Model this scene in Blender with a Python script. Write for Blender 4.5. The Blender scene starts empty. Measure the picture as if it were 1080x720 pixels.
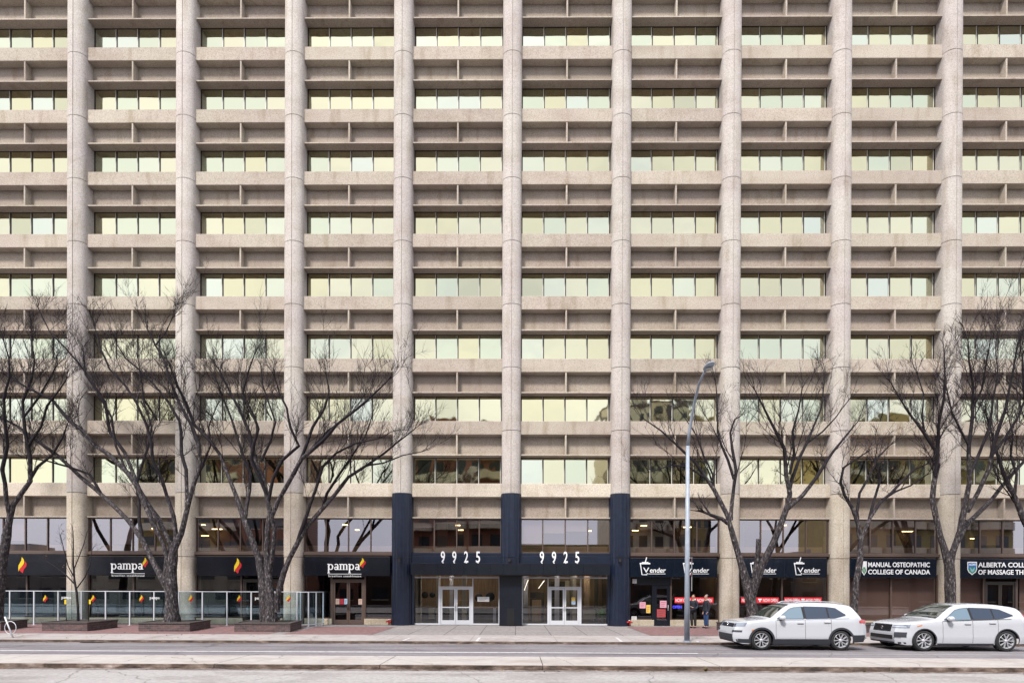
import bpy, bmesh, math, random
from mathutils import Vector, Matrix
R = math.radians
random.seed(7)
scene = bpy.context.scene
col = scene.collection

# ------------------------------------------------------------------ camera
YAW, PITCH, ROLL, FPX, CAMZ, DB = .00686, -.00179, .00353, 560., 2.1, 29.6
HOR = 622.
fw0 = Vector((-math.sin(YAW), math.cos(YAW), 0)); rt = Vector((math.cos(YAW), math.sin(YAW), 0))
fwd = fw0*math.cos(PITCH) + Vector((0, 0, math.sin(PITCH)))
up0 = -fw0*math.sin(PITCH) + Vector((0, 0, math.cos(PITCH)))
RGT = rt*math.cos(ROLL) + up0*math.sin(ROLL)
UPV = -rt*math.sin(ROLL) + up0*math.cos(ROLL)
CAM = Vector((0, -DB, CAMZ))
cd = bpy.data.cameras.new('camera'); cam = bpy.data.objects.new('camera', cd); col.objects.link(cam)
m3 = Matrix((RGT, UPV, -fwd)).transposed()
cam.matrix_world = Matrix.Translation(CAM) @ m3.to_4x4()
cd.sensor_width = 36; cd.sensor_fit = 'HORIZONTAL'; cd.lens = 36*FPX/1080
cd.shift_x = 0; cd.shift_y = (HOR-360)/1080
cd.clip_start = .1; cd.clip_end = 3000
scene.camera = cam

def at(px, py, Y):
    """point of the street scene at depth plane Y that stands at this spot of the survey photograph"""
    d = RGT*((px-540)/FPX) + UPV*((HOR-py)/FPX) + fwd
    t = (Y-CAM.y)/d.y
    return CAM + d*t
def X_(px, Y, py=600): return at(px, py, Y).x
def Z_(py, Y, px=540): return at(px, py, Y).z

def gz(Y):
    if Y < -12.5: return 0.
    if Y < -8.8: return -.045*(Y+12.5)/3.7
    return .04 + .06*min(1, (Y+8.8)/8.8)

# ------------------------------------------------------------------ materials
K = .80
def new_mat(name):
    m = bpy.data.materials.new(name); m.use_nodes = True
    nt = m.node_tree; b = nt.nodes['Principled BSDF']
    return m, nt, b
def plain(name, c, rough=.5, metal=0, spec=.5, emit=None, es=1, coat=0):
    m, nt, b = new_mat(name)
    if metal < .5: c = tuple(v*K for v in c)
    es = es*K
    b.inputs['Base Color'].default_value = (*c, 1); b.inputs['Roughness'].default_value = rough
    b.inputs['Metallic'].default_value = metal; b.inputs['Specular IOR Level'].default_value = spec
    b.inputs['Coat Weight'].default_value = coat
    if emit: b.inputs['Emission Color'].default_value = (*emit, 1); b.inputs['Emission Strength'].default_value = es
    return m
def noisy(name, stops, scale=20, detail=6, rough=.8, bump=0, bscale=None, layers=(), spec=.4, stretch=(1, 1, 1), rr=.65, dist=.02):
    """noise colour ramp + extra (scale, stretch, dark, lo, hi) multiplied layers; object space"""
    m, nt, b = new_mat(name); N = nt.nodes; L = nt.links
    tc = N.new('ShaderNodeTexCoord'); mp = N.new('ShaderNodeMapping'); mp.inputs['Scale'].default_value = stretch
    L.new(tc.outputs['Object'], mp.inputs['Vector'])
    n = N.new('ShaderNodeTexNoise'); n.inputs['Scale'].default_value = scale; n.inputs['Detail'].default_value = detail
    n.inputs['Roughness'].default_value = rr
    L.new(mp.outputs[0], n.inputs['Vector'])
    r = N.new('ShaderNodeValToRGB'); e = r.color_ramp.elements
    while len(e) < len(stops): e.new(.5)
    for i, (p, c) in enumerate(stops): e[i].position = p; e[i].color = (*[v*K for v in c], 1)
    L.new(n.outputs['Fac'], r.inputs['Fac']); out = r.outputs['Color']
    for (sc, st, dark, lo, hi) in layers:
        mp2 = N.new('ShaderNodeMapping'); mp2.inputs['Scale'].default_value = st; L.new(tc.outputs['Object'], mp2.inputs['Vector'])
        n2 = N.new('ShaderNodeTexNoise'); n2.inputs['Scale'].default_value = sc; n2.inputs['Detail'].default_value = 5
        L.new(mp2.outputs[0], n2.inputs['Vector'])
        mr = N.new('ShaderNodeMapRange'); mr.inputs['From Min'].default_value = lo; mr.inputs['From Max'].default_value = hi
        L.new(n2.outputs['Fac'], mr.inputs['Value'])
        mx = N.new('ShaderNodeMix'); mx.data_type = 'RGBA'; mx.blend_type = 'MULTIPLY'
        L.new(mr.outputs[0], mx.inputs['Factor']); L.new(out, mx.inputs['A']); mx.inputs['B'].default_value = (*dark, 1)
        out = mx.outputs['Result']
    L.new(out, b.inputs['Base Color']); b.inputs['Roughness'].default_value = rough; b.inputs['Specular IOR Level'].default_value = spec
    if bump:
        n3 = N.new('ShaderNodeTexNoise'); n3.inputs['Scale'].default_value = bscale or scale*2; n3.inputs['Detail'].default_value = 4
        L.new(mp.outputs[0], n3.inputs['Vector'])
        bp = N.new('ShaderNodeBump'); bp.inputs['Strength'].default_value = bump; bp.inputs['Distance'].default_value = dist
        L.new(n3.outputs['Fac'], bp.inputs['Height']); L.new(bp.outputs[0], b.inputs['Normal'])
    return m
def glass_mix(name, tint, trans, refl, bump=0., fres=.55):
    """window glass: tinted see-through plus mirror reflection growing at grazing angles"""
    m = bpy.data.materials.new(name); m.use_nodes = True; nt = m.node_tree; N = nt.nodes; L = nt.links
    N.clear(); o = N.new('ShaderNodeOutputMaterial')
    t = N.new('ShaderNodeBsdfTransparent'); t.inputs['Color'].default_value = (*trans, 1)
    g = N.new('ShaderNodeBsdfGlossy'); g.inputs['Color'].default_value = (*tint, 1); g.inputs['Roughness'].default_value = .015
    lw = N.new('ShaderNodeLayerWeight'); lw.inputs['Blend'].default_value = .35
    mr = N.new('ShaderNodeMapRange'); mr.inputs['To Min'].default_value = refl; mr.inputs['To Max'].default_value = min(1, refl+fres)
    L.new(lw.outputs['Facing'], mr.inputs['Value'])
    mx = N.new('ShaderNodeMixShader'); L.new(mr.outputs[0], mx.inputs[0]); L.new(t.outputs[0], mx.inputs[1]); L.new(g.outputs[0], mx.inputs[2])
    L.new(mx.outputs[0], o.inputs[0])
    if bump:
        tc = N.new('ShaderNodeTexCoord'); n = N.new('ShaderNodeTexNoise'); n.inputs['Scale'].default_value = .9; n.inputs['Detail'].default_value = 1
        L.new(tc.outputs['Object'], n.inputs['Vector'])
        bp = N.new('ShaderNodeBump'); bp.inputs['Strength'].default_value = bump; bp.inputs['Distance'].default_value = .05
        L.new(n.outputs['Fac'], bp.inputs['Height']); L.new(bp.outputs[0], g.inputs['Normal'])
    return m
def mirror_glass(name, c, seed):
    """reflective gold-green office glazing with slightly wavy panes"""
    m, nt, b = new_mat(name); N = nt.nodes; L = nt.links
    b.inputs['Base Color'].default_value = (*[v*.90 for v in c], 1); b.inputs['Metallic'].default_value = 1; b.inputs['Roughness'].default_value = .03
    tc = N.new('ShaderNodeTexCoord'); mp = N.new('ShaderNodeMapping'); mp.inputs['Location'].default_value = (seed*7.3, 0, seed*3.1)
    L.new(tc.outputs['Object'], mp.inputs[0])
    n = N.new('ShaderNodeTexNoise'); n.inputs['Scale'].default_value = .8; n.inputs['Detail'].default_value = 1.5
    L.new(mp.outputs[0], n.inputs['Vector'])
    bp = N.new('ShaderNodeBump'); bp.inputs['Strength'].default_value = .35; bp.inputs['Distance'].default_value = .035
    L.new(n.outputs['Fac'], bp.inputs['Height']); L.new(bp.outputs[0], b.inputs['Normal'])
    return m

def vary(m, amt=.07):
    nt = m.node_tree; N = nt.nodes; L = nt.links; b = N['Principled BSDF']; lk = b.inputs['Base Color'].links[0]; src = lk.from_socket
    oi = N.new('ShaderNodeObjectInfo'); mr = N.new('ShaderNodeMapRange'); mr.inputs['To Min'].default_value = 1-amt; mr.inputs['To Max'].default_value = 1+amt; L.new(oi.outputs['Random'], mr.inputs['Value'])
    vm = N.new('ShaderNodeVectorMath'); vm.operation = 'SCALE'; L.new(src, vm.inputs[0]); L.new(mr.outputs[0], vm.inputs['Scale']); L.new(vm.outputs[0], b.inputs['Base Color'])
    sc = N.new('ShaderNodeMath'); sc.operation = 'MULTIPLY'; sc.inputs[1].default_value = 37; L.new(oi.outputs['Random'], sc.inputs[0])
    for n_ in [n_ for n_ in N if n_.type == 'MAPPING']: L.new(sc.outputs[0], n_.inputs['Location'])
    return m
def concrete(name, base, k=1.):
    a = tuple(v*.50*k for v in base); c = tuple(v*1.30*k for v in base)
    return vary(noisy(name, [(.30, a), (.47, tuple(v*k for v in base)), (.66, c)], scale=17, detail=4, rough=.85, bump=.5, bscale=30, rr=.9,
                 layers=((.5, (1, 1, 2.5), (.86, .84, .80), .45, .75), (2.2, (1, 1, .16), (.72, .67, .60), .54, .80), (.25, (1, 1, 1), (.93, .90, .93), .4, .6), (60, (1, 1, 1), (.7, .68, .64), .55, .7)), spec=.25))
M = {}
M['conc'] = concrete('exposed_aggregate_concrete', (.54, .478, .40))
M['conc_col'] = concrete('column_aggregate_concrete', (.625, .58, .535))
M['conc_low'] = concrete('bounce_tinted_concrete', (.70, .63, .525))  # warm bounce light on the lower storeys, put into the concrete's colour
M['conc_rec'] = concrete('shaded_recess_concrete', (.45, .385, .32))  # facade concrete with a darker base, deepening the recess shade by colour
M['joint'] = plain('joint_sealant', (.10, .09, .085), .9)
M['sill'] = concrete('cream_concrete_sill', (.60, .53, .40))
M['mull'] = plain('bronze_mullion', (.035, .026, .022), .45)
M['brown'] = plain('brown_anodised_frame', (.12, .08, .065), .45)
M['navy'] = noisy('navy_metal_cladding', [(.3, (.007, .012, .030)), (.7, (.013, .021, .048))], 3, 4, rough=.32, layers=((9, (1, 1, .15), (1.6, 1.5, 1.3), .6, .75),), spec=.5)
M['navyd'] = noisy('dark_navy_canopy', [(.3, (.005, .007, .014)), (.7, (.009, .012, .022))], 3, 4, rough=.35)
M['white'] = plain('white_aluminium_frame', (.72, .74, .80), .35)
M['sign_black'] = noisy('black_awning_vinyl', [(.3, (.005, .006, .011)), (.7, (.009, .010, .018))], 2, 3, rough=.22, bump=.5, bscale=1.5)
M['sign_navy'] = noisy('blue_black_sign_panel', [(.3, (.004, .008, .018)), (.7, (.007, .013, .026))], 2, 3, rough=.2, bump=.5, bscale=1.2)
M['letter'] = plain('white_lettering', (.85, .85, .87), .5, emit=(1, 1, 1), es=.12)
M['yellow'] = plain('flame_yellow', (.85, .60, .01), .5)
M['red'] = plain('flame_red', (.60, .01, .02), .5)
M['blackp'] = plain('black_paint', (.01, .01, .012), .4)
M['shopglass'] = glass_mix('tinted_shop_glass', (.52, .50, .53), (.42, .38, .38), .20, fres=.25)
M['mezzglass'] = glass_mix('tinted_upper_shop_glass', (.66, .63, .68), (.66, .56, .52), .42, fres=.5)
M['clearglass'] = glass_mix('lobby_glass', (.6, .62, .65), (.80, .82, .82), .13, fres=.2)
M['fenceglass'] = glass_mix('fence_glass', (.7, .85, .95), (.80, .88, .91), .10, fres=0)
GL = [mirror_glass('gold_reflective_glass', (.70, .66, .43), 1), mirror_glass('pale_gold_reflective_glass', (.72, .69, .475), 2),
      mirror_glass('green_reflective_glass', (.66, .69, .51), 3), mirror_glass('silver_green_reflective_glass', (.71, .725, .55), 4),
      mirror_glass('cream_reflective_glass', (.735, .705, .50), 5), mirror_glass('blue_white_reflective_glass', (.70, .73, .60), 6),
      mirror_glass('dim_gold_reflective_glass', (.60, .585, .40), 7)]
M['int_wall'] = noisy('interior_wall_paint', [(.3, (.20, .15, .11)), (.7, (.26, .20, .15))], 1, 2)
M['int_dark'] = plain('dark_interior', (.035, .028, .028), .8)
M['int_ceil'] = plain('interior_ceiling', (.20, .15, .11), .9)
M['int_floor'] = plain('interior_floor', (.12, .10, .09), .5)
M['int_brown'] = plain('brown_blind', (.26, .185, .16), .7)
M['int_wood'] = noisy('lobby_wood_panel', [(.3, (.34, .21, .13)), (.7, (.52, .36, .23))], 2, 6, stretch=(6, 1, .5))
M['pale_edge'] = plain('lit_reveal_edge', (.75, .74, .66), .5)  # pale strip painting the lit reveal along each pane's right edge
M['blind'] = noisy('white_roller_blind', [(.3, (.62, .60, .68)), (.7, (.70, .68, .76))], 1, 2)
M['cream'] = plain('cream_partition', (.62, .54, .42), .8)
M['lamp_on'] = plain('warm_ceiling_tube', (.9, .8, .5), .5, emit=(1, .80, .40), es=7)
M['tube_w'] = plain('pendant_tube', (.8, .8, .8), .5, emit=(1, .85, .7), es=1.5)
M['lamp_w'] = plain('white_tube', (.9, .9, .9), .5, emit=(1, .9, .75), es=32)
M['bark'] = noisy('elm_bark', [(.36, (.010, .008, .010)), (.52, (.052, .043, .047)), (.61, (.15, .13, .135)), (.70, (.42, .38, .38))], 15, 8, rough=.95, bump=.9, bscale=12, stretch=(1, 1, .4), dist=.05)
M['limb'] = noisy('dark_limb_bark', [(.30, (.009, .007, .010)), (.55, (.018, .014, .019)), (.72, (.075, .06, .066))], 14, 6, rough=.95, bump=.6, bscale=10, stretch=(1, 1, .4), dist=.03)
M['twig'] = plain('twig_bark', (.022, .014, .020), .9)
M['leaf'] = plain('dead_leaf', (.30, .15, .07), .8)
M['brick'] = None

def brick_mat(name, c1, c2, mortar, scale, bw=.5, rh=.25, ms=.02, rot=None, rough=.85):
    m, nt, b = new_mat(name); N = nt.nodes; L = nt.links; c1, c2, mortar = [tuple(v*K for v in q) for q in (c1, c2, mortar)]
    tc = N.new('ShaderNodeTexCoord'); mp = N.new('ShaderNodeMapping'); mp.inputs['Scale'].default_value = (scale,)*3
    if rot: mp.inputs['Rotation'].default_value = rot
    L.new(tc.outputs['Object'], mp.inputs[0]); br = N.new('ShaderNodeTexBrick'); br.offset = .5 if bw < 1 else 0
    br.inputs['Color1'].default_value = (*c1, 1); br.inputs['Color2'].default_value = (*c2, 1); br.inputs['Mortar'].default_value = (*mortar, 1)
    br.inputs['Scale'].default_value = 1; br.inputs['Brick Width'].default_value = bw; br.inputs['Row Height'].default_value = rh; br.inputs['Mortar Size'].default_value = ms
    L.new(mp.outputs[0], br.inputs['Vector'])
    n = N.new('ShaderNodeTexNoise'); n.inputs['Scale'].default_value = 6; n.inputs['Detail'].default_value = 5; L.new(tc.outputs['Object'], n.inputs[0])
    mx = N.new('ShaderNodeMix'); mx.data_type = 'RGBA'; mx.blend_type = 'OVERLAY'; mx.inputs['Factor'].default_value = .75
    L.new(br.outputs['Color'], mx.inputs['A']); L.new(n.outputs['Color'], mx.inputs['B'])
    bw_ = N.new('ShaderNodeRGBToBW'); L.new(n.outputs['Color'], bw_.inputs[0]); L.new(bw_.outputs[0], mx.inputs['B'])
    L.new(mx.outputs['Result'], b.inputs['Base Color']); b.inputs['Roughness'].default_value = rough
    return m
M['brick'] = brick_mat('planter_brick', (.16, .085, .08), (.075, .05, .055), (.13, .11, .11), 1, .24, .1, .015, rot=(R(90), 0, 0))
M['paver'] = brick_mat('red_pavers', (.27, .135, .13), (.19, .10, .105), (.17, .13, .13), 1, .2, .1, .008)
M['slab'] = brick_mat('grey_paving_slabs', (.29, .265, .26), (.25, .23, .23), (.10, .09, .09), 1, 1.6, 1.5, .022)
def cracks(m, scale=.5, width=.006, dark=(.35, .33, .32)):
    nt = m.node_tree; N = nt.nodes; L = nt.links; b = N['Principled BSDF']; src = b.inputs['Base Color'].links[0].from_socket
    tc = N.new('ShaderNodeTexCoord'); n = N.new('ShaderNodeTexNoise'); n.inputs['Scale'].default_value = 1.3; n.inputs['Detail'].default_value = 6; L.new(tc.outputs['Object'], n.inputs[0])
    ad = N.new('ShaderNodeMix'); ad.data_type = 'VECTOR'; ad.inputs['Factor'].default_value = .35; L.new(tc.outputs['Object'], ad.inputs['A']); L.new(n.outputs['Color'], ad.inputs['B'])
    v = N.new('ShaderNodeTexVoronoi'); v.feature = 'DISTANCE_TO_EDGE'; v.inputs['Scale'].default_value = scale; L.new(ad.outputs['Result'], v.inputs['Vector'])
    mr = N.new('ShaderNodeMapRange'); mr.inputs['From Max'].default_value = width; mr.inputs['To Min'].default_value = .75; mr.inputs['To Max'].default_value = 0; L.new(v.outputs['Distance'], mr.inputs['Value'])
    mx = N.new('ShaderNodeMix'); mx.data_type = 'RGBA'; mx.blend_type = 'MULTIPLY'; L.new(mr.outputs[0], mx.inputs['Factor']); L.new(src, mx.inputs['A']); mx.inputs['B'].default_value = (*dark, 1); L.new(mx.outputs['Result'], b.inputs['Base Color'])
M['cap'] = noisy('planter_cap', [(.3, (.04, .035, .035)), (.7, (.12, .10, .10))], 8, 5, bump=.5)
M['soil'] = noisy('planter_soil', [(.3, (.02, .015, .012)), (.7, (.09, .07, .06))], 14, 6, bump=.8)
M['walk'] = noisy('sidewalk_concrete', [(.3, (.34, .31, .30)), (.7, (.46, .42, .41))], 3, 8, bump=.2, bscale=30, layers=((.7, (1, 1, 1), (.82, .78, .77), .5, .7), (8, (.3, 1, 1), (.80, .77, .76), .58, .75)))
M['median'] = noisy('median_concrete', [(.3, (.38, .35, .33)), (.7, (.50, .46, .44))], 4, 8, bump=.25, bscale=30, layers=((.9, (.5, 1, 1), (.80, .75, .72), .5, .7),))
M['asph'] = noisy('worn_asphalt', [(.3, (.19, .175, .188)), (.7, (.27, .25, .262))], 6, 9, bump=.25, bscale=60, layers=((1.6, (.06, 1, 1), (.68, .66, .70), .46, .66), (.6, (.5, 1, 1), (.80, .79, .80), .5, .6)))
M['asph_near'] = noisy('pale_dusty_asphalt', [(.3, (.28, .265, .262)), (.7, (.46, .435, .43))], 9, 10, bump=.35, bscale=45, layers=((1.2, (.08, 1, 1), (.80, .78, .77), .47, .66), (.8, (.6, 1, 1), (.82, .81, .80), .52, .60)))
M['asph_dark'] = noisy('dark_asphalt_strip', [(.3, (.15, .14, .165)), (.7, (.21, .195, .225))], 6, 8, bump=.2, bscale=60)
M['paint'] = noisy('worn_white_paint', [(.30, (.34, .32, .33)), (.48, (.62, .60, .62)), (.7, (.75, .74, .76))], 7, 7)
M['kerb'] = noisy('dirty_kerb', [(.36, (.035, .025, .022)), (.5, (.13, .09, .07)), (.60, (.24, .18, .15)), (.72, (.46, .40, .36))], 5, 10, stretch=(.35, 1, 1), bump=.6)
M['dirt'] = noisy('gutter_grit', [(.34, (.04, .03, .027)), (.46, (.13, .095, .08)), (.58, (.30, .26, .25)), (.7, (.42, .38, .36))], 6, 10, stretch=(.3, 1, 1), bump=.6)

for q in ('asph', 'asph_near'): cracks(M[q], .32, .005)
for q in ('walk', 'median'): cracks(M[q], .45, .006)
# ------------------------------------------------------------------ mesh helpers
class MB:
    def __init__(s): s.v = []; s.f = []; s.m = []; s.mats = []; s.smooth = []
    def mi(s, mat):
        if mat not in s.mats: s.mats.append(mat)
        return s.mats.index(mat)
    def add(s, vs, fs, mat, smooth=False):
        o = len(s.v); s.v += [tuple(v) for v in vs]; k = s.mi(mat)
        for f in fs: s.f.append(tuple(i+o for i in f)); s.m.append(k); s.smooth.append(smooth)
    def box(s, x0, x1, y0, y1, z0, z1, mat):
        vs = [(x, y, z) for z in (z0, z1) for y in (y0, y1) for x in (x0, x1)]
        s.add(vs, [(0, 2, 3, 1), (4, 5, 7, 6), (0, 1, 5, 4), (1, 3, 7, 5), (3, 2, 6, 7), (2, 0, 4, 6)], mat)
    def bbox(s, x0, x1, y0, y1, z0, z1, mat, b=.02):
        """box with chamfered front edges"""
        vs = [(x0, y1, z0), (x1, y1, z0), (x1, y1, z1), (x0, y1, z1), (x0, y0+b, z0), (x1, y0+b, z0), (x1, y0+b, z1), (x0, y0+b, z1),
              (x0+b, y0, z0+b), (x1-b, y0, z0+b), (x1-b, y0, z1-b), (x0+b, y0, z1-b)]
        s.add(vs, [(0, 3, 2, 1), (0, 1, 5, 4), (1, 2, 6, 5), (2, 3, 7, 6), (3, 0, 4, 7), (4, 5, 9, 8), (5, 6, 10, 9), (6, 7, 11, 10), (7, 4, 8, 11), (8, 9, 10, 11)], mat)
    def tube(s, pts, rads, mat, n=6, cap=True, smooth=True):
        pts = [Vector(p) for p in pts]; rings = []; prev = None; vs = []
        for i, p in enumerate(pts):
            a = pts[max(i-1, 0)]; b = pts[min(i+1, len(pts)-1)]; d = (b-a)
            d = d.normalized() if d.length > 1e-9 else Vector((0, 0, 1))
            if prev is None:
                u = d.cross(Vector((.31, .9, .12)));
                if u.length < .1: u = d.cross(Vector((1, 0, 0)))
            else: u = prev - d*prev.dot(d)
            u.normalize(); w = d.cross(u); prev = u; r = rads[i]
            for k in range(n):
                t = 2*math.pi*k/n; vs.append(p+u*(math.cos(t)*r)+w*(math.sin(t)*r))
        fs = [(i*n+k, i*n+(k+1) % n, (i+1)*n+(k+1) % n, (i+1)*n+k) for i in range(len(pts)-1) for k in range(n)]
        if cap: fs += [tuple(range(n-1, -1, -1)), tuple((len(pts)-1)*n+k for k in range(n))]
        s.add(vs, fs, mat, smooth)
    def prism(s, poly, y0, y1, mat):
        """poly: list of (x,z), extruded from y0 (front) to y1"""
        n = len(poly); vs = [(x, y0, z) for x, z in poly]+[(x, y1, z) for x, z in poly]
        fs = [tuple(range(n)), tuple(range(2*n-1, n-1, -1))]+[(i, i+n, (i+1) % n+n, (i+1) % n) for i in range(n)]
        s.add(vs, fs, mat)
    def hprism(s, poly, z0, z1, mat, top=None):
        n = len(poly); vs = [(x, y, z0) for x, y in poly]+[(x, y, z1) for x, y in poly]
        s.add(vs, [(i, (i+1) % n, (i+1) % n+n, i+n) for i in range(n)]+[tuple(range(n-1, -1, -1))], mat)
        s.add(vs[n:], [tuple(range(n))], top or mat)
    def lathe(s, prof, axis, c, mat, n=28, smooth=True):
        """prof: (r, t) pairs; axis 'y' or 'z' through c"""
        vs = []
        for r, t in prof:
            for k in range(n):
                a = 2*math.pi*k/n
                if axis == 'y': vs.append((c[0]+r*math.cos(a), c[1]+t, c[2]+r*math.sin(a)))
                else: vs.append((c[0]+r*math.cos(a), c[1]+r*math.sin(a), c[2]+t))
        fs = [(i*n+k, i*n+(k+1) % n, (i+1)*n+(k+1) % n, (i+1)*n+k) for i in range(len(prof)-1) for k in range(n)]
        s.add(vs, fs, mat, smooth)
    def build(s, name, parent=None, loc=None, recalc=True, sharp=None):
        me = bpy.data.meshes.new(name); me.from_pydata(s.v, [], s.f)
        for m in s.mats: me.materials.append(m)
        for p, k, sm in zip(me.polygons, s.m, s.smooth): p.material_index = k; p.use_smooth = sm
        me.update()
        if recalc and len(s.v) < 60000:
            bm = bmesh.new(); bm.from_mesh(me); bmesh.ops.recalc_face_normals(bm, faces=bm.faces); bm.to_mesh(me); bm.free()
        if sharp: me.set_sharp_from_angle(angle=R(sharp))
        o = bpy.data.objects.new(name, me); col.objects.link(o)
        if parent: o.parent = parent
        if loc: o.location = loc
        return o
def tag(o, label=None, cat=None, group=None, kind=None):
    if label: o['label'] = label
    if cat: o['category'] = cat
    if group: o['group'] = group
    if kind: o['kind'] = kind
    return o
def empty(name, loc=(0, 0, 0), **k):
    o = bpy.data.objects.new(name, None); col.objects.link(o); o.location = loc; o.empty_display_size = .2
    return tag(o, **k)
def copy_tree(o, parent=None):
    c = o.copy(); col.objects.link(c); c.parent = parent
    for ch in list(o.children): copy_tree(ch, c)
    return c
def text_poly(txt, size, mat, mb, x, y, z, sx=1., bold=0., shear=0., align='LEFT', ext=.01, spacing=1., width=None, flip=False):
    """lettering laid on a vertical plane facing -Y, lower-left at x,z; width fits it"""
    cu = bpy.data.curves.new('t', 'FONT'); cu.body = txt; cu.size = size; cu.offset = bold; cu.shear = shear; cu.extrude = ext
    cu.space_character = spacing; cu.align_x = 'LEFT'; cu.resolution_u = 4
    ob = bpy.data.objects.new('t', cu); col.objects.link(ob)
    dg = bpy.context.evaluated_depsgraph_get(); me = bpy.data.meshes.new_from_object(ob.evaluated_get(dg))
    xs = [v.co.x for v in me.vertices]; x0 = min(xs); w = max(xs)-x0
    k = sx if width is None else width/w
    if align == 'CENTER': x = x-w*k/2
    mb.add([((x+(v.co.x-x0)*k), y-v.co.z, z+v.co.y) for v in me.vertices], [tuple(p.vertices) for p in me.polygons], mat)
    bpy.data.objects.remove(ob); bpy.data.curves.remove(cu); bpy.data.meshes.remove(me)
    return w*k

# ------------------------------------------------------------------ world & sun
w = bpy.data.worlds.new('World'); scene.world = w; w.use_nodes = True; nt = w.node_tree; N = nt.nodes; L = nt.links
bg = N['Background']; bg.inputs['Strength'].default_value = .115
sky = N.new('ShaderNodeTexSky'); sky.sky_type = 'NISHITA'; sky.sun_disc = False
SUN_EL, SUN_AZ = 52, 207     # azimuth clockwise from +Y
sky.sun_elevation = R(SUN_EL); sky.sun_rotation = R(SUN_AZ); sky.air_density = 1.2; sky.dust_density = 3
tc = N.new('ShaderNodeTexCoord'); mp = N.new('ShaderNodeMapping'); mp.inputs['Scale'].default_value = (1, 1, 2.2); L.new(tc.outputs['Generated'], mp.inputs[0])
n = N.new('ShaderNodeTexNoise'); n.inputs['Scale'].default_value = 2.2; n.inputs['Detail'].default_value = 6; n.inputs['Roughness'].default_value = .5; L.new(mp.outputs[0], n.inputs[0])
r = N.new('ShaderNodeValToRGB'); r.color_ramp.elements[0].position = .3; r.color_ramp.elements[0].color = (5.9, 6.2, 7.2, 1)
r.color_ramp.elements[1].position = .7; r.color_ramp.elements[1].color = (8.6, 8.7, 9.0, 1); L.new(n.outputs['Fac'], r.inputs[0])
mx = N.new('ShaderNodeMix'); mx.data_type = 'RGBA'; mx.inputs['Factor'].default_value = .93
L.new(sky.outputs[0], mx.inputs['A']); sx = N.new('ShaderNodeSeparateXYZ'); L.new(tc.outputs['Generated'], sx.inputs[0])
el = N.new('ShaderNodeMapRange'); el.inputs['From Min'].default_value = .68; el.inputs['From Max'].default_value = 1; el.inputs['To Min'].default_value = .80; el.inputs['To Max'].default_value = 1.75; L.new(sx.outputs['Z'], el.inputs['Value'])
vm = N.new('ShaderNodeVectorMath'); vm.operation = 'SCALE'; L.new(r.outputs[0], vm.inputs[0]); L.new(el.outputs[0], vm.inputs['Scale']); L.new(vm.outputs[0], mx.inputs['B']); L.new(mx.outputs['Result'], bg.inputs['Color'])
sl = bpy.data.lights.new('sun', 'SUN'); sl.energy = 2.5; sl.angle = R(10); sl.color = (1, .95, .88)
so = bpy.data.objects.new('sun', sl); col.objects.link(so)
d = Vector((math.sin(R(SUN_AZ))*math.cos(R(SUN_EL)), math.cos(R(SUN_AZ))*math.cos(R(SUN_EL)), math.sin(R(SUN_EL))))
so.rotation_euler = d.to_track_quat('Z', 'Y').to_euler(); so.location = (20, -40, 60)
scene.view_settings.view_transform = 'Standard'; scene.view_settings.look = 'None'; scene.view_settings.gamma = 1
scene.view_settings.exposure = .98
scene.cycles.max_bounces = 7; scene.cycles.transparent_max_bounces = 14; scene.cycles.glossy_bounces = 4; scene.cycles.diffuse_bounces = 1
scene.cycles.caustics_reflective = False; scene.cycles.caustics_refractive = False; scene.cycles.use_denoising = True

# ------------------------------------------------------------------ ground
def sheet(name, x0, x1, ys, mat, dz=0., zf=gz, nx=2):
    mb = MB(); vs = []; fs = []
    for y in ys:
        for i in range(nx): vs.append((x0+(x1-x0)*i/(nx-1), y, zf(y)+dz))
    for j in range(len(ys)-1):
        for i in range(nx-1): a = j*nx+i; fs.append((a, a+1, a+nx+1, a+nx))
    mb.add(vs, fs, mat); return tag(mb.build(name, recalc=False), kind='structure')
KY = -8.8            # far kerb
MED0, MED1 = -29.6+13.8, -29.6+15.65
tag_ = lambda o: tag(o, kind='structure')
sheet('ground', -900, 900, [-900, 900], M['asph'], 0, zf=lambda y: -.2)
sheet('road', -120, 120, [MED1, -12.5, KY-.001], M['asph'])
sheet('near_road', -120, 120, [-30.5, MED0], M['asph_near'])
sheet('asphalt_strip', -120, 120, [MED1, MED1+1.15], M['asph_dark'], .004)
sheet('road_line', -120, X_(735, -11.8), [-12.02, -11.84], M['paint'], .004)
sheet('faded_road_line', X_(735, -11.8), 120, [-12.0, -11.86], M['asph_near'], .004)
sheet('gutter', -120, 120, [KY-.16, KY-.002], M['dirt'], .005)
sheet('opposite_sidewalk', -120, 120, [-36, -30.5], M['walk'], 0, zf=lambda y: .12)
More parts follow.
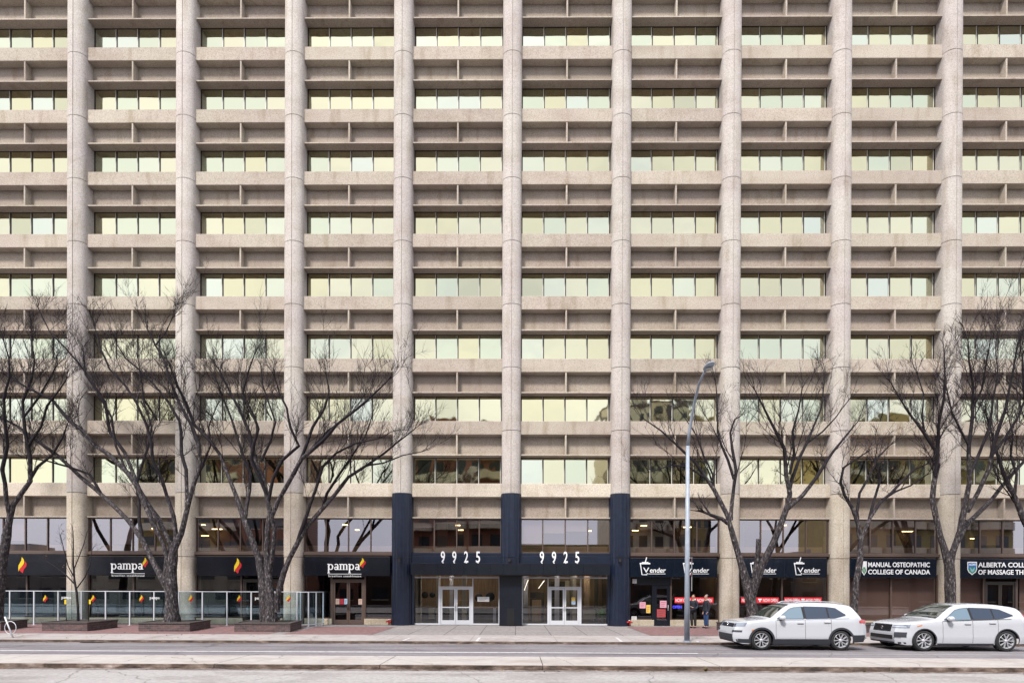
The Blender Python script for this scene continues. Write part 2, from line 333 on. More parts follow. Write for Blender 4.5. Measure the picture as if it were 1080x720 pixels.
# median: kerbed concrete island with joints
mb = MB(); xs = [-120]+[X_(v, MED0) for v in (-300, -60, 47, 226, 401, 573, 760, 940, 1150)]+[120]
for a, b in zip(xs, xs[1:]):
    mb.box(a+.012, b-.012, MED0+.015, MED1, -.05, .125, M['median'])
    nseg = max(2, int((b-a)/.5)) if b-a < 20 else 2
    top = []; bot = []
    for i in range(nseg+1):
        x = a+.012+(b-a-.024)*i/nseg; top.append((x, MED0+random.uniform(-.012, .012), .118)); bot.append((x, MED0-.01+random.uniform(-.03, .02), -.02))
    mb.add(bot+top, [(i, i+1, i+nseg+2, i+nseg+1) for i in range(nseg)], M['kerb'])
    mb.add(top+[(t[0], MED0+.05, .1255) for t in top], [(i, i+1, i+nseg+2, i+nseg+1) for i in range(nseg)], M['kerb'])
mb.box(-120, 120, MED0+.05, MED1-.05, -.06, .10, M['joint'])
tag_(mb.build('median'))
sheet('median_grit', -120, 120, [MED0-.22, MED0-.005], M['dirt'], .005)
# sidewalk: kerb strip, concrete strip, slabs, red pavers
mb = MB()
mb.box(-120, 120, KY+.0, KY+.16, -.3, gz(KY), M['kerb']); tag_(mb.build('kerb'))
ys_w = -29.6+23.6
mb = MB()
jx = [-120]+[X_(v, -7.5) for v in (-260, -120, 20, 165, 330, 415, 498, 586, 664, 750, 835, 925, 1015, 1105, 1250, 1400)]+[120]
for a, b in zip(jx, jx[1:]):
    z0, z1 = gz(KY)+.002, gz(ys_w)
    mb.add([(a+.015, KY+.16, z0), (b-.015, KY+.16, z0), (b-.015, ys_w-.03, z1), (a+.015, ys_w-.03, z1)], [(0, 1, 2, 3)], M['walk'])
tag_(mb.build('sidewalk_strip', recalc=False))
sheet('sidewalk', -120, 120, [KY+.12, -6, 3], M['slab'], -.004)
sheet('paver_strip', X_(316, -4), X_(404, -4), [ys_w+.1, -1.6], M['paver'], .003)
sheet('red_paver_area', X_(676, -4), X_(1500, -4), [ys_w+.1, -.9], M['paver'], .003)
sheet('patio_floor', -60, X_(312, -3), [ys_w+.02, -.02], M['paver'], .003)
mb = MB()   # painted parking marks on the concrete strip
for (x0, y0, x1, y1) in ((499, 680, 506, 671.5), (506, 671.3, 548, 672.2), (415, 679, 432, 672), (650, 671.5, 668, 681.5), (683, 676.5, 695, 681), (735, 675, 751, 680), (582, 676.5, 588, 679)):
    def gp(px, py):
        z = .07; d_ = RGT*((px-540)/FPX)+UPV*((HOR-py)/FPX)+fwd; p = CAM+d_*((z-CAM.z)/d_.z); return Vector((p.x, p.y, gz(max(KY+.02, min(p.y, -.1)))+.007))
    a, b = gp(x0, y0), gp(x1, y1); a.y = max(a.y, KY+.18); b.y = max(b.y, KY+.18)
    t = (b-a).normalized().cross(Vector((0, 0, 1)))*.05
    mb.add([a-t, b-t, b+t, a+t], [(0, 1, 2, 3)], M['paint'])
tag_(mb.build('pavement_marking', recalc=False))

# ------------------------------------------------------------------ the office block
X0, BAY, Z0, FL, HW = -.273, 6.0774, 7.986, 3.4754, .53
def cx(k): return X0+BAY*k
NF = 8      # floors of the photograph
B = empty('office_building', (0, 0, 0), label='tall beige concrete office block with round columns and rows of gold windows', cat='building')
BEAM, LIP, WH = .755, .08, 1.545      # beam height, thin ledge, glass height
GY = .50
def column(k, navy=False, ztop=None):
    mb = MB(); n = 14
    # joints: a groove ring per storey, and a seam down the middle
    zs = [gz(0)-.05, 3.85, Z0-.6]+[Z0-.6+FL*i for i in range(1, NF+3)]
    for a, b in zip(zs, zs[1:]):
        isn = navy and b <= Z0-.5
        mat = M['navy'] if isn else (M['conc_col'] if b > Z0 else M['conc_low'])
        g = .016
        hw, dp = (HW+.035, .42) if isn else (HW, .36)
        prof = []
        if isn:
            for i in range(21):
                t = math.pi*i/20; rr = 1 if i % 2 == 0 else .94
                prof.append((-hw*math.cos(t)*rr, -dp*math.sin(t)*rr))
        else:
            for i in range(n+1):
                t = math.pi*i/n
                if i == n//2: prof += [(-.022, -dp), (-.012, -dp+.03), (.012, -dp+.03), (.022, -dp)]
                else: prof.append((-hw*math.cos(t), -dp*math.sin(t)))
        prof = [(prof[0][0], .62)]+prof+[(prof[-1][0], .62)]
        m = len(prof); vs = [(x, y, a+g) for x, y in prof]+[(x, y, b-g) for x, y in prof]
        mb.add(vs, [(i, i+1, i+1+m, i+m) for i in range(m-1)], mat, True)
        for z in (a+g, b-g): mb.add([(x, y, z) for x, y in prof], [tuple(range(m))], mat)
        prof2 = [(x*.955, y*.93 if y < 0 else y-.01) for x, y in prof]
        vs = [(x, y, b-g-.002) for x, y in prof2]+[(x, y, b+g+.002) for x, y in prof2]
        mb.add(vs, [(i, i+1, i+1+m, i+m) for i in range(m-1)], M['joint'])
    return mb.build('column', B, (cx(k), 0, 0), sharp=40)
for k in range(-6, 7): column(k, navy=k in (-1, 0, 1))

def spandrel(mb, b, k):
    x0, x1 = cx(b-5)+HW-.02, cx(b-4)-HW+.02; zt = Z0+FL*k
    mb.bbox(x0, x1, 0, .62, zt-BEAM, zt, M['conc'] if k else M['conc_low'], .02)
def recess(mb, b, k):
    """back panel, fin and thin ledge under beam k"""
    x0, x1 = cx(b-5)+HW-.02, cx(b-4)-HW+.02; zt = Z0+FL*k-BEAM; zl = Z0+FL*(k-1)+WH+LIP
    if k == 0: zl = 6.11
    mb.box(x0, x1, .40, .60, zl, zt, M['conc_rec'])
    mb.bbox(x0, x1, 0, .60, zl-LIP, zl, M['conc'], .012)
    xc = (x0+x1)/2; mb.bbox(xc-.045, xc+.045, .02, .40, zl+.001, zt-.001, M['conc'], .01)
rg = random.Random(3)
def window(mb, b, k, z0=None, z1=None):
    x0, x1 = cx(b-5)+HW-.01, cx(b-4)-HW+.01; zb = Z0+FL*k; zt = zb+WH
    mb.box(x0, x1, GY+.07, GY+.12, zb-.02, zt+.02, M['int_dark'])
    for a, c in ((x0, x0+.05), (x1-.05, x1)): mb.box(a, c, GY-.03, GY+.05, zb, zt, M['mull'])
    mb.box(x0+.05, x1-.05, GY-.02, GY+.05, zb, zb+.04, M['mull']); mb.box(x0+.05, x1-.05, GY-.02, GY+.05, zt-.04, zt, M['mull'])
    w4 = (x1-x0-.1)/4
    for i in range(4):
        xa = x0+.05+w4*i; xb = xa+w4
        if i: mb.box(xa-.028, xa+.028, GY-.035, GY+.05, zb+.04, zt-.04, M['mull'])
        t1, t2 = rg.uniform(-.004, .004), rg.uniform(-.008, .004)
        mb.add([(xa+.02, GY, zb+.03), (xb-.02, GY+t1, zb+.03), (xb-.02, GY+t1+t2, zt-.03), (xa+.02, GY+t2, zt-.03)], [(0, 1, 2, 3)],
               rg.choices(GL, (3, 4, 4, 4, 4, 2, 1.2))[0])
        mb.box(xb-.062, xb-.030, GY-.022, GY+.001, zb+.04, zt-.04, M['pale_edge'])
for b in range(0, 10):
    for k in range(0, NF+1):
        mb = MB(); spandrel(mb, b, k); mb.build('spandrel', B)
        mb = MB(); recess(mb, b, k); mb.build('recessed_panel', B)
    for k in range(0, NF): mb = MB(); window(mb, b, k); mb.build('window', B, recalc=False)
ms, mr_, mw = MB(), MB(), MB()
for b in (-1, 10):
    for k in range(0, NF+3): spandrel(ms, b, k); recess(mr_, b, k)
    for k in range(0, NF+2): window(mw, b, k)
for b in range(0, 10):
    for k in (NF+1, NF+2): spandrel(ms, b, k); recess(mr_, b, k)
    for k in (NF, NF+1): window(mw, b, k)
ZT = Z0+FL*(NF+2)
ms.box(cx(-6)-.5, cx(6)+.5, .63, 18, ZT-.2, ZT+.1, M['conc'])
for mb_, nm in ((ms, 'upper_spandrels'), (mr_, 'upper_recessed_panels'), (mw, 'upper_windows')):
    o = mb_.build(nm, B, recalc=nm != 'upper_windows'); o['kind'] = 'stuff'
mb = MB()
mb.box(cx(-6)-.53, cx(6)+.53, 8.4, 18, -.1, ZT-.21, M['conc']); mb.box(cx(-6)-.53, cx(-6)+.2, .63, 8.4, -.1, ZT-.21, M['conc']); mb.box(cx(6)-.2, cx(6)+.53, .63, 8.4, -.1, ZT-.21, M['conc'])
mb.box(cx(-6)+.2, cx(6)-.2, .63, 8.4, 6.9, 7.2, M['int_dark'])
mb.build('rear_wall', B)

# --- two lower storeys: rooms behind the glass
MZ0, MZ1 = 4.12, 6.03       # upper shop windows
mb = MB(); xa, xb = cx(-6)+.21, cx(6)-.21
mb.box(xa, xb, .30, 8.38, 3.75, 4.0, M['int_ceil'])                 # slab between the storeys
mb.box(xa, xb, .62, 8.38, 6.45, 6.6, M['int_ceil'])
mb.box(xa, xb, .45, 8.38, .0, .10, M['int_floor'])
mb.build('interior_floors', B)
mb = MB()
for b in range(-1, 11):
    x0, x1 = cx(b-5), cx(b-4)
    if b in (4, 5): continue
    mb.box(x0, x1, 4.6 if b in (2, 8) else 6.5, 8.3, 4.01, 6.44, M['int_wall'])
    mb.box(x0, x1, 4.5, 8.3, .11, 3.74, M['int_dark'])
for b in (4, 5): mb.box(cx(b-5), cx(b-4), 6.2, 8.3, 4.01, 6.44, M['int_dark'])
for k in (-5, -3, -2, -1, 1, 2, 3, 4, 5): mb.box(cx(k)-.1, cx(k)+.1, .63, 6.5, .11, 3.74, M['int_wall'])
for k in (-4, -2, 1, 3): mb.box(cx(k)-.1, cx(k)+.1, .63, 6.4, 4.01, 6.44, M['int_wall'])
for k, dx, w_, y in ((-5, 2.6, .5, 3), (-4, 3.2, .8, 3), (-3, 1.2, .9, 2.6), (-3, 3.5, .7, 2.2), (-2, 3.1, .5, 2), (-1, 1.7, .6, 1.8), (-1, 3.3, .3, 1.6), (1, 3.1, .5, 2.2), (2, 1.5, .6, 3), (3, 2.4, .8, 2.5), (4, 2.2, .7, 2.2), (4, 4.2, .5, 3)):
    mb.box(cx(k)+dx, cx(k)+dx+w_, y, y+.3, 4.01, 6.0, M['cream'])
mb.build('interior_walls', B)
mb = MB()
for b in range(-1, 11):
    x0, x1 = cx(b-5)+HW, cx(b-4)-HW
    mb.box(x0+.05, x1-.05, .62, .78, 4.01, 4.12+.42, M['cream'])
mb.build('window_bench', B)
# shop windows, upper row
def bars(mb, xs, z0, z1, y0, y1, mat, w=.06):
    for x in xs: mb.box(x-w/2, x+w/2, y0, y1, z0, z1, mat)
for b in range(-1, 11):
    x0, x1 = cx(b-5)+HW-.01, cx(b-4)-HW+.01; mb = MB()
    bars(mb, [x0+.04, x1-.04], MZ0, MZ1, .10, .20, M['brown'], .08)
    bars(mb, [x0+(x1-x0)*i/4 for i in (1, 2, 3)], MZ0+.06, MZ1-.05, .10, .20, M['brown'], .06)
    mb.box(x0+.08, x1-.08, .10, .20, MZ1-.05, MZ1, M['brown']); mb.box(x0+.08, x1-.08, .10, .20, MZ0, MZ0+.06, M['brown'])
    mb.bbox(x0, x1, -.02, .21, MZ0-.16, MZ0-.001, M['brown'] if b not in (4, 5) else M['navy'], .01)
    wn = mb.build('shop_window_frame' if False else 'upper_shop_window', B)
    g = MB(); w4 = (x1-x0)/4
    for i in range(4):
        t = rg.uniform(-.006, .006)
        g.add([(x0+w4*i, .15, MZ0+.03), (x0+w4*(i+1), .15+t, MZ0+.03), (x0+w4*(i+1), .15, MZ1-.03), (x0+w4*i, .15-t, MZ1-.03)], [(0, 1, 2, 3)], M['mezzglass'])
    g.build('pane', wn, recalc=False)
# blinds: bay, pane, how far down
for b, i, f in ((4, 0, .26), (4, 1, .13), (4, 2, .13), (4, 3, .13), (5, 0, .80), (5, 1, .42), (5, 2, .36), (5, 3, .0), (2, 1, .25), (2, 3, .2), (1, 1, .8), (1, 3, .12), (8, 1, 1.), (8, 0, .9), (8, 2, .28), (8, 3, .25), (9, 1, .75), (3, 0, .08), (0, 1, .7), (7, 1, .3)):
    if f == 0: continue
    x0, x1 = cx(b-5)+HW, cx(b-4)-HW; w4 = (x1-x0)/4
    mb = MB(); mb.box(x0+w4*i+.05, x0+w4*(i+1)-.05, .27, .275, MZ1-.02-f*(MZ1-MZ0-.1), MZ1-.02, M['blind'] if b not in (8, 9) else M['cream'])
    mb.build('roller_blind', B)
# warm ceiling lights seen through the upper shop windows
nl = 0
lamp0 = None
words = {0: 'far left', 1: 'first', 2: 'second', 3: 'third'}
for i, (px, py, wpx) in enumerate(((105, 553.5, 7), (128, 557.5, 10), (154, 553.8, 7), (161, 557.5, 9), (214, 553.5, 5), (229, 558, 11), (216, 565, 8), (276, 558, 8), (272, 563, 9), (331, 558.5, 6), (326, 563.5, 4), (364, 553.5, 6), (377, 559, 5), (486, 559, 6), (483, 554, 5), (622, 560, 4), (679, 554.5, 7), (670, 559.5, 7), (725, 556, 9), (828, 554, 6), (854, 560, 9), (957, 560.5, 11), (1028, 568, 9))):
    Y = 3.2 if py < 556 else 4.6
    zc = 6.36; d_ = RGT*((px-540)/FPX)+UPV*((HOR-py)/FPX)+fwd; t = (zc-CAM.z)/d_.z; p = CAM+d_*t
    if p.y > 6.2 or p.y < .9: t = (max(.9, min(6.0, p.y))-CAM.y)/d_.y; p = CAM+d_*t
    w_ = wpx*(p.y+29.6)/FPX
    if lamp0 is None:
        o = empty('ceiling_light', p); lamp0 = o
        mb = MB(); mb.box(-.22, .22, -.1, .1, .045, .09, M['white']); mb.build('housing', o)
        mb = MB(); mb.box(-.20, .20, -.08, .08, .0, .044, M['lamp_on']); mb.build('tube', o)
    else: o = copy_tree(lamp0); o.location = p
    o.scale = (w_/.44, 1, 1)
    tag(o, 'warm yellow ceiling light glowing inside the upper shop windows', 'ceiling light', 'ceiling lights behind the upper shop windows')

# --- ground floor shopfronts
SY = .12
def glass(mb, x0, x1, z0, z1, y=SY+.04, mat=None): mb.add([(x0, y, z0), (x1, y, z0), (x1, y, z1), (x0, y, z1)], [(0, 1, 2, 3)], mat or M['shopglass'])
g0 = gz(0)
SB = .42
def shopfront(b, px_bars, sill=True, frame=None, gl=None, door=None, zt=3.0, skip=()):
    """px_bars: photo columns of the uprights"""
    frame = frame or M['brown']; x0, x1 = cx(b-5)+HW-.01, cx(b-4)-HW+.01
    mb = MB(); bars(mb, [x0+.04, x1-.04], g0+.02, zt, SY-.03, SY+.1, frame, .08)
    dx = [X_(p, SY, 640) for p in door] if door else None
    for p in px_bars: bars(mb, [X_(p, SY, 640)], g0+.02, zt, SY-.03, SY+.09, frame, .08)
    segs = [(x0+.08, x1-.08)] if not dx else [(x0+.08, dx[0]), (dx[1], x1-.08)]
    for a, c in segs:
        if c-a < .1: continue
        mb.box(a, c, SY-.02, SY+.08, zt-.06, zt, frame)
        if sill: mb.bbox(a, c, SY-.10, SY+.2, g0-.02, SB, M['sill'], .015)
        mb.box(a, c, SY-.025, SY+.08, SB+.001, SB+.05, frame)
    if dx: mb.box(dx[0]-.02, dx[1]+.02, SY-.02, SY+.11, zt-.06, zt, frame)
    fr = mb.build('shopfront', B)
    g = MB()
    for a, c in segs: glass(g, a, c, SB+.03, zt-.03, mat=gl)
    if dx: glass(g, dx[0]+.05, dx[1]-.05, 2.72, zt-.02, mat=gl)
    g.build('pane', fr, recalc=False)
    return dx
def door_set(dx, frame, zt=2.62, gl=None, leaves=2, midrail=False, hmat=None, head=True):
    f = MB(); x0, x1 = dx
    f.box(x0, x0+.07, SY-.04, SY+.08, g0, zt, frame); f.box(x1-.07, x1, SY-.04, SY+.08, g0, zt, frame); f.box(x0+.07, x1-.07, SY-.04, SY+.08, zt-.07, zt, frame)
    f.box(x0+.07, x1-.07, SY-.04, SY+.1, g0, g0+.02, frame)
    d0 = f.build('door', B)
    w_ = (x1-x0-.14)/leaves
    for i in range(leaves):
        a = x0+.07+w_*i+.008; c = a+w_-.016; m = MB(); fw = .085
        m.box(a, a+fw, SY-.02, SY+.04, g0+.03, zt-.08, frame); m.box(c-fw, c, SY-.02, SY+.04, g0+.03, zt-.08, frame)
        m.box(a+fw, c-fw, SY-.02, SY+.04, zt-.18, zt-.08, frame); m.box(a+fw, c-fw, SY-.02, SY+.04, g0+.03, g0+.26, frame)
        if midrail: m.box(a+fw, c-fw, SY-.02, SY+.04, 1.05, 1.11, frame)
        glass(m, a+fw-.01, c-fw+.01, g0+.2, zt-.1, SY+.01, gl or M['shopglass'])
        lf = m.build('door_leaf', d0)
        h = MB(); hx = (c-fw/2) if i == 0 else (a+fw/2); h.tube([(hx, SY-.03, .95), (hx, SY-.09, .95), (hx, SY-.09, 1.25), (hx, SY-.03, 1.25)], [.014]*4, hmat or M['white'], 6)
        h.build('handle', d0)
    return d0
shopfront(-1, [-60]); shopfront(0, [28.5])
shopfront(1, [141]); 
dx = shopfront(2, [254.5], door=(256.5, 296)); teal = glass_mix('teal_door_glass', (.7, .85, .9), (.35, .5, .55), .3)
door_set(dx, M['mull'], gl=teal)
dx = shopfront(3, [349.5, 385], door=(350.5, 384.5)); door_set(dx, M['brown'], hmat=M['mull'])
for b, pb, dr in ((4, [462.5, 499], (463.5, 498)), (5, [577.5, 613], (578.5, 612))):
    x0, x1 = cx(b-5)+HW+.05, cx(b-4)-HW-.05; zt = 2.78; W = M['white']
    m = MB(); dxa, dxb = [X_(p, SY, 640) for p in dr]
    bars(m, [x0+.05, x1-.05], g0, zt, SY-.04, SY+.1, W, .10); bars(m, [dxa-.03, dxb+.03], g0, zt, SY-.04, SY+.09, W, .06)
    m.box(x0+.1, x1-.1, SY-.04, SY+.1, zt-.07, zt, W)
    for a, c in ((x0+.1, dxa-.06), (dxb+.06, x1-.1)):
        m.box(a, c, SY-.04, SY+.1, g0, g0+.08, W); m.box(a, c, SY-.02, SY+.05, 1.05, 1.10, M['brown'] if b == 4 and a > dxa else M['mull'])
    fr = m.build('shopfront', B)
    g = MB()
    for a, c in ((x0+.1, dxa-.05), (dxb+.05, x1-.1)): glass(g, a, c, g0+.05, zt-.05, mat=M['clearglass'])
    glass(g, dxa, dxb, 2.2, zt-.05, mat=M['clearglass']); g.build('pane', fr, recalc=False)
    door_set((dxa, dxb), W, zt=2.25, gl=M['clearglass'], midrail=True)
shopfront(6, [707.5], sill=True, door=(689.5, 706.5))
DXb = [X_(p, SY, 640) for p in (664.5, 689.5, 706.5)]
door_set((DXb[1], DXb[2]), M['navyd'], zt=2.35, leaves=1)
mb = MB(); mb.bbox(DXb[0]+.25, DXb[2]+.02, SY-.08, SY+.03, 2.36, 2.94, M['navyd'], .01); mb.box(DXb[1]-.1, DXb[1], SY-.05, SY+.1, g0, 2.36, M['navyd']); mb.build('door_header', B)
shopfront(7, [824.5])
warmg = glass_mix('brown_tinted_glass', (.5, .48, .50), (.82, .76, .74), .16, fres=.2)
shopfront(8, [939.5], gl=warmg); 
dx = shopfront(9, [1037, 1072], door=(1038, 1071), gl=warmg); door_set(dx, M['mull'], zt=2.62)
shopfront(10, [1160])
mb = MB()
for b in (8, 9):
    x0, x1 = cx(b-5)+HW, cx(b-4)-HW
    if b == 8: mb.box(x0, x1, .32, .33, .2, 2.98, M['int_brown'])
    else: mb.box(x0, X_(1037, .5), .32, .33, .2, 2.98, M['int_brown']); mb.box(X_(1072, .5), x1, .32, .33, .2, 2.98, M['int_brown'])
mb.build('brown_blinds', B)
# lobby behind the entrance
mb = MB(); xa, xb = cx(-1)+.12, cx(1)-.12
mb.box(xa, xb, 5.2, 5.4, .11, 3.74, M['int_wood']); mb.box(xa, xa+.04, .7, 5.2, .11, 3.74, M['int_wood']); mb.box(xb-.04, xb, .7, 5.2, .11, 3.74, M['int_wall'])
mb.box(xa+.3, xa+.6, 1.6, 1.9, .11, 3.7, M['cream']); mb.box(xa+1.5, xa+1.7, 2, 2.3, .11, 3.7, M['cream'])
mb.box(-.6, .1, 1.2, 5.2, .11, 3.7, M['int_dark']); mb.box(2.2, 3.6, 3.6, 3.7, .11, 2.6, M['int_dark']); mb.box(3.4, 3.6, 2, 3.6, .11, 3.7, M['cream'])
mb.box(xa+.1, -.7, 3.1, 3.8, .12, .95, M['int_dark'])
mb.build('lobby_walls', B)
for i, (px, py, Y, s) in enumerate(((448, 627, 3, .42), (456, 627, 3, .36), (505, 630, 2.6, .5), (517, 629, 2.4, .55))):
    p = at(px, py, Y); mb = MB(); mb.lathe([(.0, 0), (s*.45, 0), (s*.5, .03), (s*.5, .06), (0, .06)], 'y', (0, 0, 0), M['blackp'], 24)
    tag(mb.build('wall_disc', loc=p), ['left dark round disc behind the left lobby glass', 'second dark round disc behind the left lobby glass', 'partly hidden dark disc behind the white notice in the lobby', 'large dark round disc right of the white notice in the lobby'][i], 'wall art', 'dark round discs in the lobby')
for i, (x, y) in enumerate(((-4.6, 2), (-2.5, 2), (1.5, 1.6), (4, 1.8))):
    mb = MB(); mb.box(-.6, .6, -.06, .06, 0, .06, M['lamp_w']); tag(mb.build('lobby_light', loc=(x, y, 3.5)), 'white lobby ceiling tube seen through the entrance glass', 'ceiling light', 'ceiling tubes in the lobby')
for i, (x, y) in enumerate(((X_(722, 3), 2.8), (X_(735, 2), 2), (X_(803, 3), 3), (X_(835, 3), 3.2), (X_(852, 2), 2.1))):
    mb = MB(); mb.box(-.7, .7, -.06, .06, 0, .05, M['lamp_on']); tag(mb.build('shop_light', loc=(x, y, 3.2)), 'long warm ceiling tube inside the shop with red banners', 'ceiling light', 'ceiling tubes in the shop with red banners')
for pxa, pxb, pya, pyb, Y, mt in ((441, 444.5, 606, 658, 1.6, 'cream'), (452, 458, 640, 652, 2.4, 'cream'), (474, 478, 606, 656, 2.6, 'blind'), (487, 492, 606, 656, 2.0, 'cream'), (506, 512, 641, 652, 2, 'int_dark'), (520, 523, 640, 658, 1.4, 'blind'),
        (552, 557, 606, 655, 3.2, 'blind'), (559, 574, 624, 655, 2.6, 'int_dark'), (561, 571, 632, 655, 2.55, 'int_wood'), (585, 590, 606, 656, 2, 'blind'), (596, 601, 612, 640, 3, 'cream'), (616, 622, 606, 640, 2.6, 'int_wood'), (627, 631, 606, 656, 2.2, 'int_dark'), (615, 628, 643, 652, 1.8, 'cream')):
    a_, b_ = at(pxa, pyb, Y), at(pxb, pya, Y); lob = MB(); lob.box(a_.x, b_.x, Y, Y+.12, max(.12, a_.z), min(3.6, b_.z), M[mt]); lob.build('lobby_partition', B)
for i, (pa, pb, lab) in enumerate((((553, 622), (557, 611), 'left slanted white tube lamp hanging in the right lobby'), ((568, 620), (574, 612), 'right slanted white tube lamp hanging in the right lobby'))):
    a_, b_ = at(*pa, 1.2), at(*pb, 1.5); m = MB(); m.tube([(0, 0, 0), b_-a_], [.02, .02], M['tube_w'], 8); tag(m.build('tube_lamp', loc=a_), lab, 'lamp')
q = at(635.5, 655, 1.3); o = empty('potted_plant', (q.x, 1.3, .11), label='green potted plant behind the right lobby glass', cat='plant')
m = MB(); m.lathe([(0, 0), (.14, 0), (.18, .32), (.15, .32), (0, .28)], 'z', (0, 0, 0), M['blackp'], 16); m.build('pot', o)
m = MB(); rr = random.Random(5); gm = plain('plant_green', (.10, .35, .03), .6)
for i in range(60):
    d_ = Vector((rr.uniform(-1, 1), rr.uniform(-1, 1), rr.uniform(.4, 1.8))).normalized()*rr.uniform(.4, .9); t_ = Vector((d_.y, -d_.x, 0)).normalized()*.035; m.add([Vector((0, 0, .3)), Vector((0, 0, .3))+d_*.6-t_, Vector((0, 0, .3))+d_, Vector((0, 0, .3))+d_*.6+t_], [(0, 1, 2, 3)], gm)
m.build('foliage', o, recalc=False)
# small furniture in shops: counter and tables (seen dimly)
mb = MB(); x0 = X_(785, 2); mb.box(x0, x0+3.8, 2.4, 3, .11, 1.1, M['int_wood']); mb.box(x0-.05, x0+3.85, 2.35, 3.05, 1.1, 1.15, M['cream']); tag(mb.build('shop_counter'), 'wooden counter inside the shop behind the red banners', 'counter')

# canopy and navy bands over the entrance
mb = MB(); ca, cb = X_(433, -.95), X_(643.5, -.95)
zc0, zc1 = Z_(605.8, -.95), Z_(593.8, -.95)
nn = 15; sy0 = -.95
mb.box(ca+.01, cb-.01, sy0+.02, .1, zc0+.01, zc1-.01, M['navyd'])
for i in range(nn):
    a = ca+(cb-ca)*i/nn; c = ca+(cb-ca)*(i+1)/nn; mb.bbox(a+.004, c-.004, sy0, sy0+.019, zc0, zc1, M['navyd'], .006)
mb.box(ca+.3, cb-.3, -.9, .05, zc0-.03, zc0, M['mull'])
mb.build('entrance_canopy', B)
mb = MB()
for b in (4, 5): mb.bbox(cx(b-5)+HW, cx(b-4)-HW, -.04, .1, zc1-.1, MZ0-.165, M['navy'], .01)
mb.build('fascia_band', B)
for k, sgn in ((-1, 1), (1, -1)):
    mb = MB(); x = cx(k)+sgn*(HW+.04); mb.box(min(x, x+sgn*.12), max(x, x+sgn*.12), -.05, .4, g0, zc1, M['navy']); mb.build('column_cladding', B)
mb = MB(); mb.box(cx(0)-.62, cx(0)+.62, -.50, -.44, g0, 2.9, M['navyd']); mb.box(cx(0)-.2, cx(0)+.2, -.52, -.502, .12, 1.05, M['blackp'])
mb.build('column_cladding', B)
# metal strip where shop rows meet facade band above the signs etc.

# ------------------------------------------------------------------ signs
def signbox(px0, px1, py0, py1, mat, Y=-.30, slope=.0):
    a, c = at(px0, py0, Y), at(px1, py1, Y); z1, z0 = a.z, c.z; x0, x1 = a.x, c.x
    return x0, x1, z0, z1
def sign(name, b, px0, px1, py0, py1, mat, label, Y=-.26, depth=.24, panels=1):
    x0, x1, z0, z1 = signbox(px0, px1, py0, py1, mat, Y)
    o = empty(name, ((x0+x1)/2, 0, z0), label=label, cat='sign')
    mb = MB(); wp = (x1-x0)/panels
    for i in range(panels): mb.bbox(x0+wp*i-(x0+x1)/2+.003*i, x0+wp*(i+1)-(x0+x1)/2, Y+.0, Y+depth, 0, z1-z0, mat, .015)
    mb.box(x0-(x0+x1)/2+.05, x1-(x0+x1)/2-.05, Y+.03, Y+depth, z1-z0, z1-z0+.02, M['brown'])
    mb.build('panel', o)
    return o, ((x0+x1)/2, z0), Y
def local(o, px, py, Y): p = at(px, py, Y); return p.x-o.location.x, p.z-o.location.z
def flame(o, px0, px1, py0, py1, Y, parent=None, name='flame_emblem', glassy=False):
    x0, z1 = local(o, px0, py0, Y); x1, z0 = local(o, px1, py1, Y)
    def T(pts): return [(x0+(x1-x0)*u, z0+(z1-z0)*v) for u, v in pts]
    yel = [(.40, 1.0), (.62, .86), (.70, .70), (.62, .56), (.38, .40), (.14, .26), (.02, .10), (.0, .32), (.04, .50), (.22, .66), (.36, .80)]
    red = [(.80, .74), (.98, .58), (.92, .40), (.66, .24), (.52, .0), (.32, .08), (.10, .18), (.22, .30), (.46, .42), (.70, .54)]
    mb = MB(); mb.prism(T(yel), Y-.012, Y-.002, M['yellow']); mb.prism(T(red), Y-.012, Y-.002, M['red'])
    return mb.build(name, parent or o)
def stroke(mb, pts, w, y, mat, closed=False):
    n = len(pts); L_ = []; R_ = []
    for i, p in enumerate(pts):
        a = pts[(i-1) % n] if (closed or i) else pts[0]; b = pts[(i+1) % n] if (closed or i < n-1) else pts[-1]
        dx_, dz_ = b[0]-a[0], b[1]-a[1]; l = math.hypot(dx_, dz_) or 1; nx, nz = -dz_/l, dx_/l
        ww = w[i] if isinstance(w, (list, tuple)) else w
        L_.append((p[0]+nx*ww/2, p[1]+nz*ww/2)); R_.append((p[0]-nx*ww/2, p[1]-nz*ww/2))
    m_ = n if closed else n-1
    for i in range(m_):
        j = (i+1) % n; vs = [(q[0], y, q[1]) for q in (L_[i], L_[j], R_[j], R_[i])]; vs += [(q[0], y+.01, q[2]) for q in [(v[0], 0, v[2]) for v in vs]]
        mb.add(vs, [(0, 1, 2, 3), (4, 7, 6, 5), (0, 4, 5, 1), (1, 5, 6, 2), (2, 6, 7, 3), (3, 7, 4, 0)], mat)
